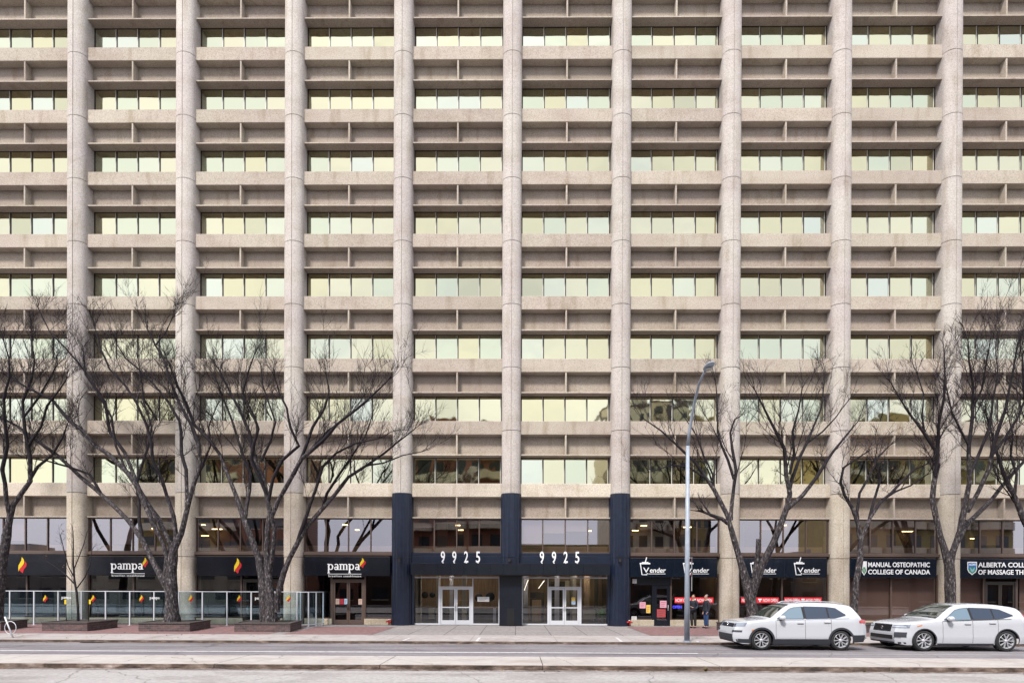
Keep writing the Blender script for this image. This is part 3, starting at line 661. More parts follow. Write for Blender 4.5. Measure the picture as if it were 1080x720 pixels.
def serif_word(mb, x, z, xh, y, mat):
    """'pampa' in a slab-serif face: x-height xh; returns width"""
    st = xh*.21; yy = [y]
    def nx(): yy[0] -= .0012; return yy[0]
    def ell(cx_, cz, a, b, t0=0, t1=360, n=20, wx=st, wz=st*.55):
        pts = []; ws = []
        for i in range(n+1):
            t = R(t0+(t1-t0)*i/n); pts.append((cx_+a*math.cos(t), cz+b*math.sin(t))); ws.append(wz+(wx-wz)*abs(math.cos(t)))
        stroke(mb, pts, ws, nx(), mat)
    def bar(x0, z0, x1, z1): y_ = nx(); mb.box(x0, x1, y_, y_+.01, z0, z1, mat)
    def P(x):
        bar(x, z-xh*.48, x+st, z+xh); bar(x-st*.5, z-xh*.56, x+st*1.6, z-xh*.46); bar(x-st*.6, z+xh*.88, x+st, z+xh*.99)
        ell(x+st*.5+xh*.34, z+xh*.48, xh*.33, xh*.43); return xh*1.02
    def A(x):
        sx_ = x+xh*.52; bar(sx_, z+xh*.06, sx_+st, z+xh*.72); bar(sx_, z-.0, sx_+st*1.7, z+xh*.10)
        ell(x+xh*.33, z+xh*.27, xh*.22, xh*.23, wx=st*.8); ell(x+xh*.36, z+xh*.70, xh*.26, xh*.24, 0, 150, 10, wx=st*.9); return xh*.98
    def Mm(x):
        for i in range(3):
            xx = x+i*xh*.52; bar(xx, z, xx+st, z+xh*(.98 if i == 0 else .72)); bar(xx-st*.5, z-xh*.0, xx+st*1.5, z+xh*.09)
            if i: ell(xx-xh*.16, z+xh*.68, xh*.255, xh*.25, 0, 130, 10)
        bar(x-st*.6, z+xh*.88, x+st*.5, z+xh*.98); return xh*1.50
    x0 = x
    x += P(x); x += A(x); x += Mm(x); x += P(x); x += A(x)
    return x-x0
def pampa(o, px0, px1, pyb, pyt, Y, small=True):
    xa_, zb = local(o, px0, pyb, Y); xb_, zt = local(o, px1, pyt, Y)
    xh = (xb_-xa_)/5.45
    mb = MB(); serif_word(mb, xa_, zb, xh, Y-.012, M['letter']); mb.build('lettering', o)
    if small:
        m = MB(); z = zb-xh*.72; m.box(xa_, xb_+.04, Y-.014, Y-.002, z, z+.022, M['letter'])
        text_poly('brazilian steakhouse', .15, M['letter'], m, xa_+.03, Y-.008, z-.15, width=(xb_-xa_), ext=.004, spacing=1.15); m.build('tagline', o)
O, c, Y = sign('shop_sign', 0, -6, 69.5, 583.5, 606.5, M['sign_black'], 'black awning sign with lone flame at far left of the facade'); flame(O, 19.5, 28.5, 587, 604, Y)
O, c, Y = sign('shop_sign', 1, 93, 184, 586, 606.5, M['sign_black'], 'black sign reading pampa behind the big left tree, beside the sapling'); pampa(O, 117.5, 152, 600, 593, Y); flame(O, 150.5, 156.5, 587.5, 598, Y)
O, c, Y = sign('shop_sign', 2, 207, 298.5, 586.3, 607, M['sign_black'], 'black awning sign with flame behind the forked second tree'); flame(O, 247, 255, 588, 604.5, Y)
O, c, Y = sign('shop_sign', 3, 320.5, 411.5, 586.5, 607, M['sign_black'], 'black sign reading pampa above the brown double door'); pampa(O, 346, 380.5, 600.5, 593, Y); flame(O, 379.5, 386, 588, 598.5, Y)
def vender(o, px0, Y, tilt=0):
    x, z = local(o, px0, 606, Y); s = .052; y = Y-.012
    m = MB()
    stroke(m, [(x+.02, z+.60), (x+.11, z+.02), (x+.38, z+.02), (x+.40, z+.12)], .045, y, M['letter'])
    m.box(x-.02, x+.56, y-.002, y+.008, z+.60, z+.67, M['letter']); stroke(m, [(x+.28, z+.68), (x+.36, z+.98)], .05, y-.004, M['letter']); m.box(x+.10, x+.46, y-.001, y+.008, z+.68, z+.72, M['letter'])
    m.build('cup_emblem', o)
    m = MB(); text_poly('V', .40, M['letter'], m, x+.17, y-.006, z+.14, bold=0, ext=.004, width=.33)
    text_poly('ender', .38, M['letter'], m, x+.54, y-.006, z+.14, bold=.004, ext=.004, width=.88, shear=.1); m.box(x+.45, x+1.40, y-.004, y+.004, z+.055, z+.08, M['letter'])
    m.build('lettering', o)
O, c, Y = sign('shop_sign', 6, 664.5, 756.5, 588, 608.5, M['sign_navy'], 'dark sign with two Vender cup logos beside the street lamp', panels=2); vender(O, 675, Y); vender(O, 720.5, Y)
O, c, Y = sign('shop_sign', 7, 781, 872.5, 588, 608.8, M['sign_navy'], 'dark sign with two Vender cup logos behind the tree with a sawn stub', panels=2); vender(O, 791.5, Y); vender(O, 837.5, Y)
def shield(o, px0, px1, py0, py1, Y, cols):
    x0, z1 = local(o, px0, py0, Y); x1, z0 = local(o, px1, py1, Y)
    def T(p): return [(x0+(x1-x0)*u, z0+(z1-z0)*v) for u, v in p]
    base = [(0, 1), (0, .42), (.12, .22), (.5, 0), (.88, .22), (1, .42), (1, 1)]
    m = MB(); m.prism(T(base), Y-.012, Y-.002, cols[0]); sc_ = lambda p: [(.5+(u-.5)*.84, .52+(v-.52)*.84) for u, v in p]
    m.prism(T(sc_(base)), Y-.016, Y-.0125, cols[1])
    m.prism(T([(.12, .45), (.5, .62), (.88, .45), (.85, .30), (.5, .09), (.15, .30)]), Y-.019, Y-.0165, cols[2])
    m.prism(T([(.22, .62), (.5, .40), (.78, .62), (.66, .30), (.5, .2), (.34, .30)]), Y-.022, Y-.0195, cols[3]); m.build('shield_emblem', o); return m
blue = plain('shield_blue', (.03, .22, .62), .5); green = plain('shield_green', (.03, .34, .12), .5); pale = plain('shield_pale', (.35, .62, .85), .5)
O, c, Y = sign('shop_sign', 8, 897, 988, 588.5, 609, M['sign_navy'], 'dark sign reading MANUAL OSTEOPATHIC COLLEGE OF CANADA')
def lines(o, px0, px1, Y, l1, l2, b1, b2, s=.40):
    m = MB(); x, z = local(o, px0, b1, Y); x1, _ = local(o, px1[0], b1, Y); text_poly(l1, s, M['letter'], m, x, Y-.012, z, width=x1-x, bold=.006, ext=.005)
    x, z = local(o, px0, b2, Y); x1, _ = local(o, px1[1], b2, Y); text_poly(l2, s, M['letter'], m, x, Y-.012, z, width=x1-x, bold=.006, ext=.005); m.build('lettering', o)
lines(O, 915.5, (980.5, 980.8), Y, 'MANUAL OSTEOPATHIC', 'COLLEGE OF CANADA', 597.4, 605.0, s=.36)
shield(O, 908.5, 914, 591.5, 606.5, Y, (M['letter'], M['letter'], green, plain('shield_grey', (.4, .45, .42), .5)))
O, c, Y = sign('shop_sign', 9, 1013, 1105, 588.8, 609.5, M['sign_navy'], 'dark sign with blue shield reading ALBERTA COLLEGE OF MASSAGE THERAPY')
lines(O, 1031.5, (1093, 1098), Y, 'ALBERTA COLLEGE', 'OF MASSAGE THERAPY', 597.6, 605.3, s=.36)
shield(O, 1020.2, 1030.2, 592, 606, Y, (M['letter'], blue, green, pale))
m = MB(); x, z = local(O, 1021.5, 596, Y); text_poly('ACMT', .15, M['letter'], m, x, Y-.024, z, width=.40, bold=.006, ext=.002); m.build('shield_lettering', O)
# the 9925 numerals standing on the canopy
for b, pxs, lab in ((4, (465, 477, 489.5, 502), 'white numerals 9925 standing on the canopy over the left entrance'), (5, (569.3, 582, 594.3, 606.5), 'white numerals 9925 standing on the canopy over the right entrance')):
    p = at(pxs[0], 593, -.7); o = empty('address_numerals', (p.x, -.7, zc1), label=lab, cat='sign', group='9925 numerals on the canopy')
    for ch, px in zip('9925', pxs):
        m = MB(); q = at(px, 593, -.7); text_poly(ch, .86, M['letter'], m, q.x-p.x, -.03, .06, width=.225, bold=.010, ext=.03)
        m.box(q.x-p.x+.09, q.x-p.x+.15, -.045, -.02, 0, .07, M['letter'])
        m.build('numeral', o)
# banners
redm = plain('banner_red', (.72, .02, .035), .5, emit=(.8, .03, .04), es=.1)
for i, (a, c2, lab) in enumerate(((711.5, 752.5, 'red NOW OPEN banner behind the two standing people'), (781.5, 821.5, 'red NOW OPEN banner partly hidden by the tree trunk'), (827, 866.8, 'red NOW OPEN banner right of the trunk above the white car roof'))):
    p0, p1 = at(a, 635.5, SY-.01), at(c2, 629.6, SY-.01); o = empty('window_banner', (p0.x, SY-.0, p0.z), label=lab, cat='banner', group='red NOW OPEN banners in the shop windows')
    w_ = p1.x-p0.x; h = p1.z-p0.z; m = MB(); m.box(0, w_, -.012, -.006, 0, h, redm); m.build('banner_cloth', o)
    m = MB(); text_poly('NOW OPEN', .26, M['letter'], m, .05, -.016, .07, width=w_*.38, bold=.003, ext=.002); text_poly('NOW OPEN', .26, M['letter'], m, w_*.58, -.016, .07, width=w_*.38, bold=.003, ext=.002)
    m.box(w_*.455, w_*.545, -.016, -.013, .17, .25, M['letter']); m.box(w_*.485, w_*.515, -.016, -.013, .07, .165, M['letter']); m.build('lettering', o)
# paper notices
pink = plain('pink_paper', (.80, .38, .48), .7); yel = plain('yellow_paper', (.85, .55, .12), .7); wht = plain('white_paper', (.75, .74, .74), .7); rdp = plain('red_paper', (.45, .06, .07), .7); beige = plain('beige_paper', (.62, .45, .38), .7); lblue = plain('blue_paper', (.45, .62, .80), .7)
for px0, px1, py0, py1, mt, lab in ((674.5, 681, 634.5, 641, pink, 'pink notice on the left shop pane below the Vender sign'), (696, 703, 633, 640.5, pink, 'pink notice on the single dark shop door'), (681.5, 686, 637.5, 646, yel, 'yellow poster in the pane beside the dark shop door'),
        (692.8, 702, 642, 650.5, rdp, 'dark red poster low on the single dark shop door'), (666, 671.5, 649.5, 655, wht, 'white notice at the bottom corner of the pane beside the blue column'), (667, 671.5, 610.2, 614.8, wht, 'small white notice on the dark header above the shop door'),
        (354, 358, 631, 636.8, beige, 'beige notice on the left leaf of the brown double door'), (358.5, 362.5, 631, 636.8, plain('poster_red', (.5, .02, .04), .6), 'red notice on the left leaf of the brown double door'), (363, 366.3, 631, 636.8, lblue, 'pale blue notice on the left leaf of the brown double door'),
        (378, 382, 631.2, 637, beige, 'beige notice on the right leaf of the brown double door'), (503.5, 516, 629, 634, wht, 'white notice strip on the glass of the left lobby'),
        (602.8, 606.5, 629.5, 633.2, yel, 'round yellow sticker on the right lobby door'), (602.8, 606.8, 633.4, 637, lblue, 'blue sticker below the yellow one on the right lobby door')):
    Y = SY-.03 if py0 > 620 else SY-.10
    p0, p1 = at(px0, py1, Y), at(px1, py0, Y); w_, h = p1.x-p0.x, p1.z-p0.z; m = MB(); m.box(0, w_, -.004, 0, 0, h, mt)
    ink = M['int_dark'] if mt is not M['blackp'] else wht
    if w_ > .17:
        for j in range(3): m.box(w_*.15, w_*(.85-.1*j), -.006, -.0045, h*(.72-.24*j), h*(.72-.24*j)+h*.05, M['joint'])
    tag(m.build('notice', loc=(p0.x, Y, p0.z)), lab, 'notice')
p = at(714, 640, .6); mb = MB(); text_poly('OPEN', .2, plain('blue_neon', (.02, .03, .5), .5, emit=(.08, .08, 1), es=2.5), mb, 0, 0, 0, bold=.01); tag(mb.build('neon_sign', loc=(p.x-.25, .6, p.z-.05)), 'small glowing blue OPEN sign inside the shop behind the lamp post', 'sign')
# fire connections by the columns
for px, py, lab in ((409.5, 656.5, 'small red fire hose connection beside the brown shop door'), (664.5, 659.5, 'small red fire hose connection at the foot of the right blue column')):
    p = at(px, py, -.45); o = empty('fire_connection', (p.x, -.1, gz(0)), label=lab, cat='fire connection', group='red fire connections low on the wall')
    rd = plain('fire_red', (.5, .02, .02), .4)
    m = MB(); m.tube([(0, .2, .22), (0, -.2, .22)], [.06, .06], rd, 10); m.tube([(0, -.18, .2), (0, -.18, .02)], [.045, .045], rd, 10); m.build('pipe', o)
    for s in (-1, 1): m = MB(); m.tube([(s*.02, -.2, .22), (s*.13, -.30, .20)], [.045, .05], rd, 10); m.build('outlet', o)
    m = MB(); m.lathe([(0, 0), (.05, 0), (.05, .04), (0, .05)], 'z', (0, -.18, .28), M['white'], 12); m.build('cap', o)
for px, lab in ((421.5, 'small black wall light on the left blue column'), (537, 'small black wall light on the middle blue column'), (653.5, 'small black wall light on the right blue column')):
    p = at(px, 590, -.48); m = MB(); m.box(-.08, .08, -.12, 0, -.09, .09, M['blackp']); m.box(-.05, .05, -.14, -.121, -.12, .02, M['mull']); m.box(-.03, .03, 0, .07, -.04, .04, M['mull']); tag(m.build('wall_light', loc=(p.x, -.48, p.z)), lab, 'wall light', 'wall lights on the blue columns')

# ------------------------------------------------------------------ glass patio fence
FY = -1.2
fence = empty('glass_fence', (X_(0, FY), FY, gz(FY)), label='white framed glass patio fence with flame stickers before the restaurant', cat='fence')
fz = gz(FY); fh = Z_(624.2, FY)-fz
def fpost(x, y=FY, h=fh, w_=.055): m = MB(); m.box(-w_/2, w_/2, -w_/2, w_/2, 0, h, M['white']); m.box(-.07, .07, -.07, .07, 0, .015, M['white']); o = m.build('post', fence); o.location = Vector((x, y, fz))-fence.location; return o
pxs = [-66, -40.5, -15, 10.5, 36, 61.5, 86, 111.5, 137, 162.5, 188.5, 213.5, 239.5, 265, 290.5, 317]
fx = [X_(p, FY, 640) for p in pxs]
for x in fx[:-1]: fpost(x)
fgate_x = fx[-1]
for a, c2 in zip(fx, fx[1:]):
    m = MB(); m.box(a+.03, c2-.03, -.006, .006, .10, fh-.04, M['fenceglass']); m.box(a+.028, c2-.028, -.012, .012, .075, .10, M['mull']); o = m.build('glass_panel', fence); o.location = Vector((0, FY, fz))-fence.location
m = MB(); m.box(fx[0], fx[-1], -.03, .03, fh-.04, fh, M['white']); o = m.build('top_rail', fence); o.location = Vector((0, FY, fz))-fence.location
fl_y = FY-.014
class _o: location = Vector((0, 0, 0))
for px in (-4, 48, 98.5, 149.5, 201.5, 252.5, 304.5):
    f = flame(_o, px-2.4, px+2.4, 627, 634.5, fl_y, parent=fence, name='flame_sticker'); f.location = -fence.location
for px in (65, 158, 269):
    m = MB(); a = X_(px, fl_y, 632); serif_word(m, a, Z_(632.6, fl_y), .10, fl_y, M['letter']); o = m.build('fence_lettering', fence); o.location = -fence.location
# gate leg returning to the wall
gate = [(317, FY-.55), (325.5, FY-.55+.45), (333.5, FY+.35), (342, -.12)]
gp_ = [Vector((X_(p, y, 640), y, fz)) for p, y in gate]
gp_ = [Vector((fx[-1], FY, fz)), Vector((fx[-1]+.02, FY-.5, fz)), Vector((X_(325.5, FY-.5), FY-.5, fz)), Vector((X_(333.5, FY-.1), FY-.1, fz)), Vector((X_(342, -.15), -.3, fz))]
for q in gp_: fpost(q.x, q.y)
for a, c2 in zip(gp_[1:], gp_[2:]):
    m = MB(); d_ = (c2-a); nn_ = Vector((-d_.y, d_.x, 0)).normalized()*.006; e = d_.normalized()*.03
    for z0_, z1_, mt, k in ((.14, fh-.05, M['fenceglass'], 1), (fh-.045, fh, M['white'], 4), (.08, .13, M['white'], 4)):
        n2 = nn_*k; vs = [a+e-n2, c2-e-n2, c2-e+n2, a+e+n2]; vs = [Vector((v.x, v.y, fz+z0_)) for v in vs]+[Vector((v.x, v.y, fz+z1_)) for v in vs]
        m.add(vs, [(0, 3, 2, 1), (4, 5, 6, 7), (0, 1, 5, 4), (1, 2, 6, 5), (2, 3, 7, 6), (3, 0, 4, 7)], mt)
    o = m.build('gate_panel', fence); o.location = -fence.location

# ------------------------------------------------------------------ planters
PF, PB = -29.6+24.7, -29.6+27.0
labs = ['brick planter at far left behind the bike rack', 'brick planter holding the sapling and two stakes', 'brick planter under the big tree beside the pampa sign', 'brick planter under the forked tree near the patio gate']
def planter(pxa, pxb, pxc, lab, name='brick_planter', lx=-.45):
    """front from pxa to pxb, back edge to pxc"""
    z = gz(PF); xa_, xb_ = X_(pxa, PF, 668), X_(pxb, PF, 668); xc_ = X_(pxc, PB, 662)
    xa2 = xa_+.05
    o = empty(name, (xa_, PF, z), label=lab, cat='planter', group='brick tree planters along the sidewalk')
    poly = [(0, 0), (xb_-xa_, 0), (xc_-xa_, PB-PF), (lx, PB-PF), (lx*.45, .4)]
    cxp = sum(p[0] for p in poly)/5; cyp = sum(p[1] for p in poly)/5
    m = MB(); m.hprism(poly, -.05, .36, M['brick']); m.build('brick_wall', o)
    pc = [(cxp+(x-cxp)*1.015, cyp+(y-cyp)*1.03) for x, y in poly]; pi = [(cxp+(x-cxp)*.88, cyp+(y-cyp)*.8) for x, y in poly]
    m = MB(); k = len(pc); vs = [(x, y, .36) for x, y in pc]+[(x, y, .42) for x, y in pc]+[(x, y, .42) for x, y in pi]+[(x, y, .36) for x, y in pi]
    m.add(vs, [(i+j*k, (i+1) % k+j*k, (i+1) % k+(j+1)*k, i+(j+1)*k) for j in range(3) for i in range(k)]+[(i, i+3*k, (i+1) % k+3*k, (i+1) % k) for i in range(k)], M['cap']); m.build('cap', o)
    m = MB(); rr = random.Random(int(xa_*10)); vs = [(cxp, cyp, .42)]+[(x, y, .39) for x, y in pi]
    m.add(vs, [(0, i+1, (i+1) % k+1) for i in range(k)], M['soil'])
    m.build('soil', o); return o
planter(-70, 1, 29, labs[0]); planter(44, 92, 124, labs[1]); planter(146, 200, 222, labs[2]); planter(247, 306, 318, labs[3])
planter(776, 812, 835, 'brick planter at the front of the left white car', lx=-.02); planter(868, 908, 924, 'brick planter between the two white cars', lx=-.02); planter(975, 1010, 1035, 'brick planter behind the right white car'); planter(1072, 1110, 1130, 'brick planter at far right behind the right white car')

# ------------------------------------------------------------------ bare trees
YT = -29.6+25.7
PXM = FPX/(YT+29.6)
def tree(name, limbs, label, twigs=1., seed=1, leaf=0, Yt=YT, group='bare trees along the sidewalk', lscale=1.):
    rr = random.Random(seed); pxm = FPX/(Yt+29.6)
    root = at(*limbs[0][0][:2], Yt); root.z = gz(Yt)+.05 if name != 'sapling' else gz(Yt)+.3
    o = empty(name, root, label=label, cat='tree', group=group)
    tm = MB(); cm = MB(); built = []; paths = []
    for li, limb in enumerate(limbs):
        stub = len(limb[0]) > 3
        x0, y0 = limb[0][0], limb[0][1]; off = 0; rmax = 1
        if li and built:
            q = min(built, key=lambda b: (b[0]-x0)**2+(b[1]-y0)**2); off = q[2]; rmax = q[3]
        slope = rr.uniform(-.28, .30)*(0 if li == 0 else 1); acc = 0; P3 = []; rad = []; pv = None
        # denser points with wander
        pts = []
        for a, b in zip(limb, limb[1:]):
            n = max(1, int(math.hypot(b[0]-a[0], b[1]-a[1])/9))
            for i in range(n):
                t = i/n; pts.append((a[0]+(b[0]-a[0])*t, a[1]+(b[1]-a[1])*t, a[2]+(b[2]-a[2])*t))
        pts.append(limb[-1][:3]); wob = 0
        for i, (px, py, wd) in enumerate(pts):
            if pv: acc += math.hypot(px-pv[0], py-pv[1])/pxm
            pv = (px, py); yo = max(-2.2, min(2.1, off+slope*acc)); wob = wob*.7+rr.uniform(-.35, .35)
            built.append((px, py, yo, wd))
            jx = wob if 0 < i < len(pts)-1 else 0
            P3.append(at(px+jx, py, Yt+yo)-root); rad.append(max(.011 if lscale > .5 else .005, wd/2/pxm*(.88 if wd < 8 else .97)*(1+.07*rr.uniform(-1, 1))))
        if li == 0: rad[0] *= 1.35; P3[0].z -= .1
        big = [i for i in range(len(P3)) if pts[i][2] > 4.2]
        cut = len(big) if big and not stub else (len(P3) if stub else 0)
        if cut >= 2: tm.tube(P3[:cut+1], rad[:cut+1], M['bark'], 10)
        s0 = max(0, cut-1) if cut else 0
        if s0 < len(P3)-1: tm.tube(P3[s0:], [r_*1.01 for r_ in rad[s0:]], M['limb'], 7)
        if not stub: paths.append((P3, rad, li))
    def grow(p, d, length, r0, level):
        n = 5 if level == 1 else (4 if level == 2 else 3); pts = [p]; rs = [r0]; cur = p.copy(); dd = d.normalized(); bend = Vector((rr.uniform(-1, 1), rr.uniform(-1, 1), rr.uniform(-.2, 1)))*.28
        for i in range(n):
            dd = (dd+bend*.5+Vector((rr.uniform(-1, 1), rr.uniform(-1, 1), rr.uniform(-1, 1)))*.16+Vector((0, 0, .05))).normalized()
            cur = cur+dd*(length/n); 
            if cur.y+root.y > -.6: cur.y = -.6-root.y
            pts.append(cur.copy()); rs.append(r0*(1-.8*(i+1)/n))
        cm.tube(pts, rs, M['twig'] if level > 1 else M['limb'], 4 if level == 1 else 3, cap=False, smooth=False)
        if level < 3:
            k = int(length/((.25 if length > 1.9*lscale else .155) if level == 1 else .14)*twigs)+1
            for j in range(k):
                t = rr.uniform(.15, 1)**.8*(len(pts)-1); i = min(int(t), len(pts)-2); q = pts[i].lerp(pts[i+1], t-i)
                base = (pts[i+1]-pts[i]).normalized(); side = Vector((rr.uniform(-1, 1), rr.uniform(-1, 1), rr.uniform(-.5, 1)))
                nd = (base*1.0+side*.95).normalized()
                grow(q, nd, min(length, 1.9*lscale)*(rr.uniform(.28, .6) if level == 1 else rr.uniform(.3, .7)), max(.0052, r0*.5), level+1)
        if leaf and rr.random() < leaf*(.3 if level > 1 else .1):
            for _ in range(rr.randint(1, 3)):
                c_ = pts[-1]+Vector((rr.uniform(-.08, .08), rr.uniform(-.08, .08), rr.uniform(-.1, .03))); u = Vector((rr.uniform(-1, 1), rr.uniform(-1, 1), rr.uniform(-1, 1)))*.035; v = Vector((rr.uniform(-1, 1), rr.uniform(-1, 1), rr.uniform(-1, 1)))*.035
                cm.add([c_, c_+u, c_+u+v, c_+v], [(0, 1, 2, 3)], M['leaf'])
    for P3, rad, li in paths:
        tot = sum((b-a).length for a, b in zip(P3, P3[1:])); acc = 0
        for i in range(len(P3)-1):
            seg = (P3[i+1]-P3[i]).length; mid = (acc+seg/2)/tot
            if rad[i] < .085*lscale or mid > .55:
                dens = (1.0+2.1*mid)*twigs*(.35 if li == 0 and mid < .5 else 1)
                nb = dens*seg; nb = int(nb)+(rr.random() < nb % 1)
                for _ in range(nb):
                    t = rr.random(); q = P3[i].lerp(P3[i+1], t); base = (P3[i+1]-P3[i]).normalized()
                    side = Vector((rr.uniform(-1, 1), rr.uniform(-.8, .8), rr.uniform(-.2, .9)))
                    nd = (base*.8+side*.95).normalized()
                    if nd.z < -.15: nd.z = abs(nd.z)*.3
                    if rr.random() < .24:
                        nd = (base*1.0+Vector((rr.uniform(-.45, .45), rr.uniform(-.5, .5), rr.uniform(0, .5)))).normalized()
                        grow(q, nd, lscale*rr.uniform(2., 3.6)*(1.1-.4*mid), max(.010, rad[i]*.36), 1); continue
                    grow(q, nd, lscale*rr.uniform(.7, 2.1)*(1.15-.3*mid), max(.0065, rad[i]*.25), 1)
            acc += seg
        for _ in range(int(3*twigs)+1):
            base = (P3[-1]-P3[-2]).normalized(); side = Vector((rr.uniform(-1, 1), rr.uniform(-1, 1), rr.uniform(-.3, 1)))
            grow(P3[-1], (base*1.2+side*.6), lscale*rr.uniform(.5, 1.3), max(.008, rad[-1]*.7), 1)
    tm.build('trunk', o, sharp=60); cm.build('crown', o, recalc=False)
    return o
T2 = [
 [(181.5, 660, 15), (181.5, 645, 13.5), (181, 630, 13), (180, 612, 13), (181, 600, 11), (183.5, 577.6, 8), (191, 562, 6.5), (199, 532, 5.5), (205, 510, 5), (211, 489, 4.5), (209.5, 467, 4), (202, 449, 3.6), (189, 424, 3.2), (178, 398, 2.8), (175.5, 384, 2.4), (164, 364, 2), (155.5, 347, 1.4)],
 [(178, 622, 9), (171, 608, 8), (162, 593, 6.5), (150, 568, 5.8), (134.5, 547, 5.2), (122, 535, 5), (107, 521, 4.8), (85.6, 503, 4.6), (61, 480, 4.2), (36.7, 463, 3.8), (18, 449, 3.4), (0, 440, 3), (-25, 428, 2)],
 [(174, 616, 8), (176, 587, 5.5), (171, 571, 5), (162, 553, 5.6), (153, 532, 5.4), (145, 513, 5.2), (134.5, 498, 5), (116, 480, 5), (98, 467.5, 4.8), (86, 453, 4.6), (73, 444, 4), (55, 422, 3.2), (29, 409, 2.6), (9, 398, 1.8)],
 [(181, 600, 8), (180, 575, 6), (167, 547, 5.5), (156, 532, 5), (147, 516, 4.8), (140, 497, 4.5), (131.5, 477, 4.2), (116, 455, 3.8), (111, 424, 3.2), (95.5, 400, 2.8), (82, 382, 2.4), (69, 367, 2), (53, 351, 1.6), (40, 324, 1.2)],
 [(186, 571, 6), (183.5, 544, 4.8), (176, 522.5, 4.2), (171, 504, 3.8), (162, 486, 3.5), (160, 467.5, 3.2), (154, 446, 3), (144, 424, 2.8), (133, 407, 2.5), (115.5, 389, 2.2), (107, 369, 1.7), (100, 345, 1.1)],
 [(197, 540, 4.8), (196, 495, 4), (191, 477, 3.8), (191, 455, 3.6), (189, 444, 3.2), (178, 424, 3), (167, 411, 2.6), (153, 395.6, 2.3), (133, 378, 1.8), (124, 364, 1.3)],
 [(150, 568, 4), (147, 548, 4), (147, 532, 3.8), (144, 510, 3.4), (150, 490, 3), (156, 470, 2.6), (160, 450, 2.3), (152, 425, 2), (150, 405, 1.5), (146, 380, 1.1)],
 [(107, 521, 3.6), (95, 500, 3), (72, 492, 2.6), (50, 486, 2), (25, 482, 1.4)],
 [(134, 498, 3), (122, 470, 2.8), (118, 440, 2.4), (104, 415, 2), (90, 395, 1.6), (88, 372, 1.2)],
 [(205, 510, 3), (214, 490, 2.6), (222, 470, 2.2), (220, 450, 1.8), (228, 430, 1.2)],
 [(164, 364, 2), (175, 350, 1.4), (182, 335, 1)],
]
tree('street_tree', T2, 'large bare tree leaning left over the pampa sign', 1., 11)
T3 = [
 [(286, 660, 12), (286, 645, 11), (285, 627, 9.5), (283, 604, 8), (281.5, 578, 6.5), (282.6, 556.7, 6), (285, 540, 6), (281.5, 523.6, 5), (279, 507, 4.6), (268, 482, 4.2), (263, 455, 3.8), (252.5, 430, 3.2), (242.5, 412.5, 2.6), (232.5, 392.5, 2)],
 [(280, 658, 12), (279, 640, 11), (278, 625, 10), (276.7, 608.6, 8.6), (273, 587, 7.6), (266, 568.5, 7), (259, 552, 6.2), (253, 535, 5.6), (246.5, 516.5, 5), (240, 500, 4.6), (232.5, 480, 4.2), (220, 463, 4), (205, 448, 3.8), (196, 425, 3.2), (186, 405, 2.6), (180, 388, 2)],
 [(258, 550, 5), (260, 533, 4.4), (263, 516, 4.2), (264, 500, 3.8), (257, 482, 3.4), (250, 460, 3), (244, 440, 2.6), (235, 420, 2.2), (228, 400, 1.6)],
 [(282, 523, 4.4), (272, 500, 4), (265, 485, 4), (268, 468, 3.6), (272.5, 452, 3.2), (266, 435, 2.8), (256, 415, 2.4), (262, 392, 1.7), (268, 375, 1.2)],
 [(284, 604, 6), (288.5, 578, 5), (290, 556.7, 4.8), (287, 545, 4.6), (294.5, 526, 4.8), (306, 506, 4.8), (317.5, 484, 4.6), (340, 465, 4), (355, 447.5, 3.4), (377.5, 430, 2.6), (400, 410, 1.8), (410, 400, 1.2)],
 [(283, 530, 4.2), (287.5, 505, 3.8), (297.5, 485, 3.6), (315, 470, 3.2), (306, 450, 3), (302.5, 430, 2.4), (295, 415, 1.8), (290, 398, 1.2)],
 [(310, 500, 4), (320, 478, 3.6), (330, 450, 3), (342.5, 430, 2.4), (347, 412, 1.8), (344, 396, 1.2)],
 [(292, 645, 7), (293, 627.5, 6.6), (299, 604, 6.4), (306, 587, 6), (315.7, 568.5, 5.6), (325, 554, 5.2), (339, 538, 4.8), (353.5, 521, 4.4), (367.5, 503, 3.8), (387.5, 490, 3.2), (405, 477.5, 2.6), (420, 465, 2), (437, 452.5, 1.2)],
 [(314, 570, 4.4), (321, 550, 4), (327.5, 530.7, 3.6), (333, 515, 3.4), (340, 492, 3), (355, 477.5, 2.6), (375, 467.5, 2), (400, 462, 1.3)],
 [(340, 537, 3.6), (345, 520, 3.2), (358, 500, 2.8), (372, 480, 2.4), (385, 460, 2), (392, 440, 1.4)],
 [(275, 487, 3), (285, 465, 2.8), (290, 445, 2.4), (283, 425, 2), (276, 404, 1.5), (275, 385, 1)],
 [(325, 477, 3), (345, 455, 2.4), (365, 440, 2), (385, 425, 1.4)],
 [(385, 491, 2.2), (405, 488, 1.8), (425, 480, 1.4), (445, 476, .9)],
]
tree('street_tree', T3, 'bare tree forking into twin trunks before the black flame awning', 1., 23)
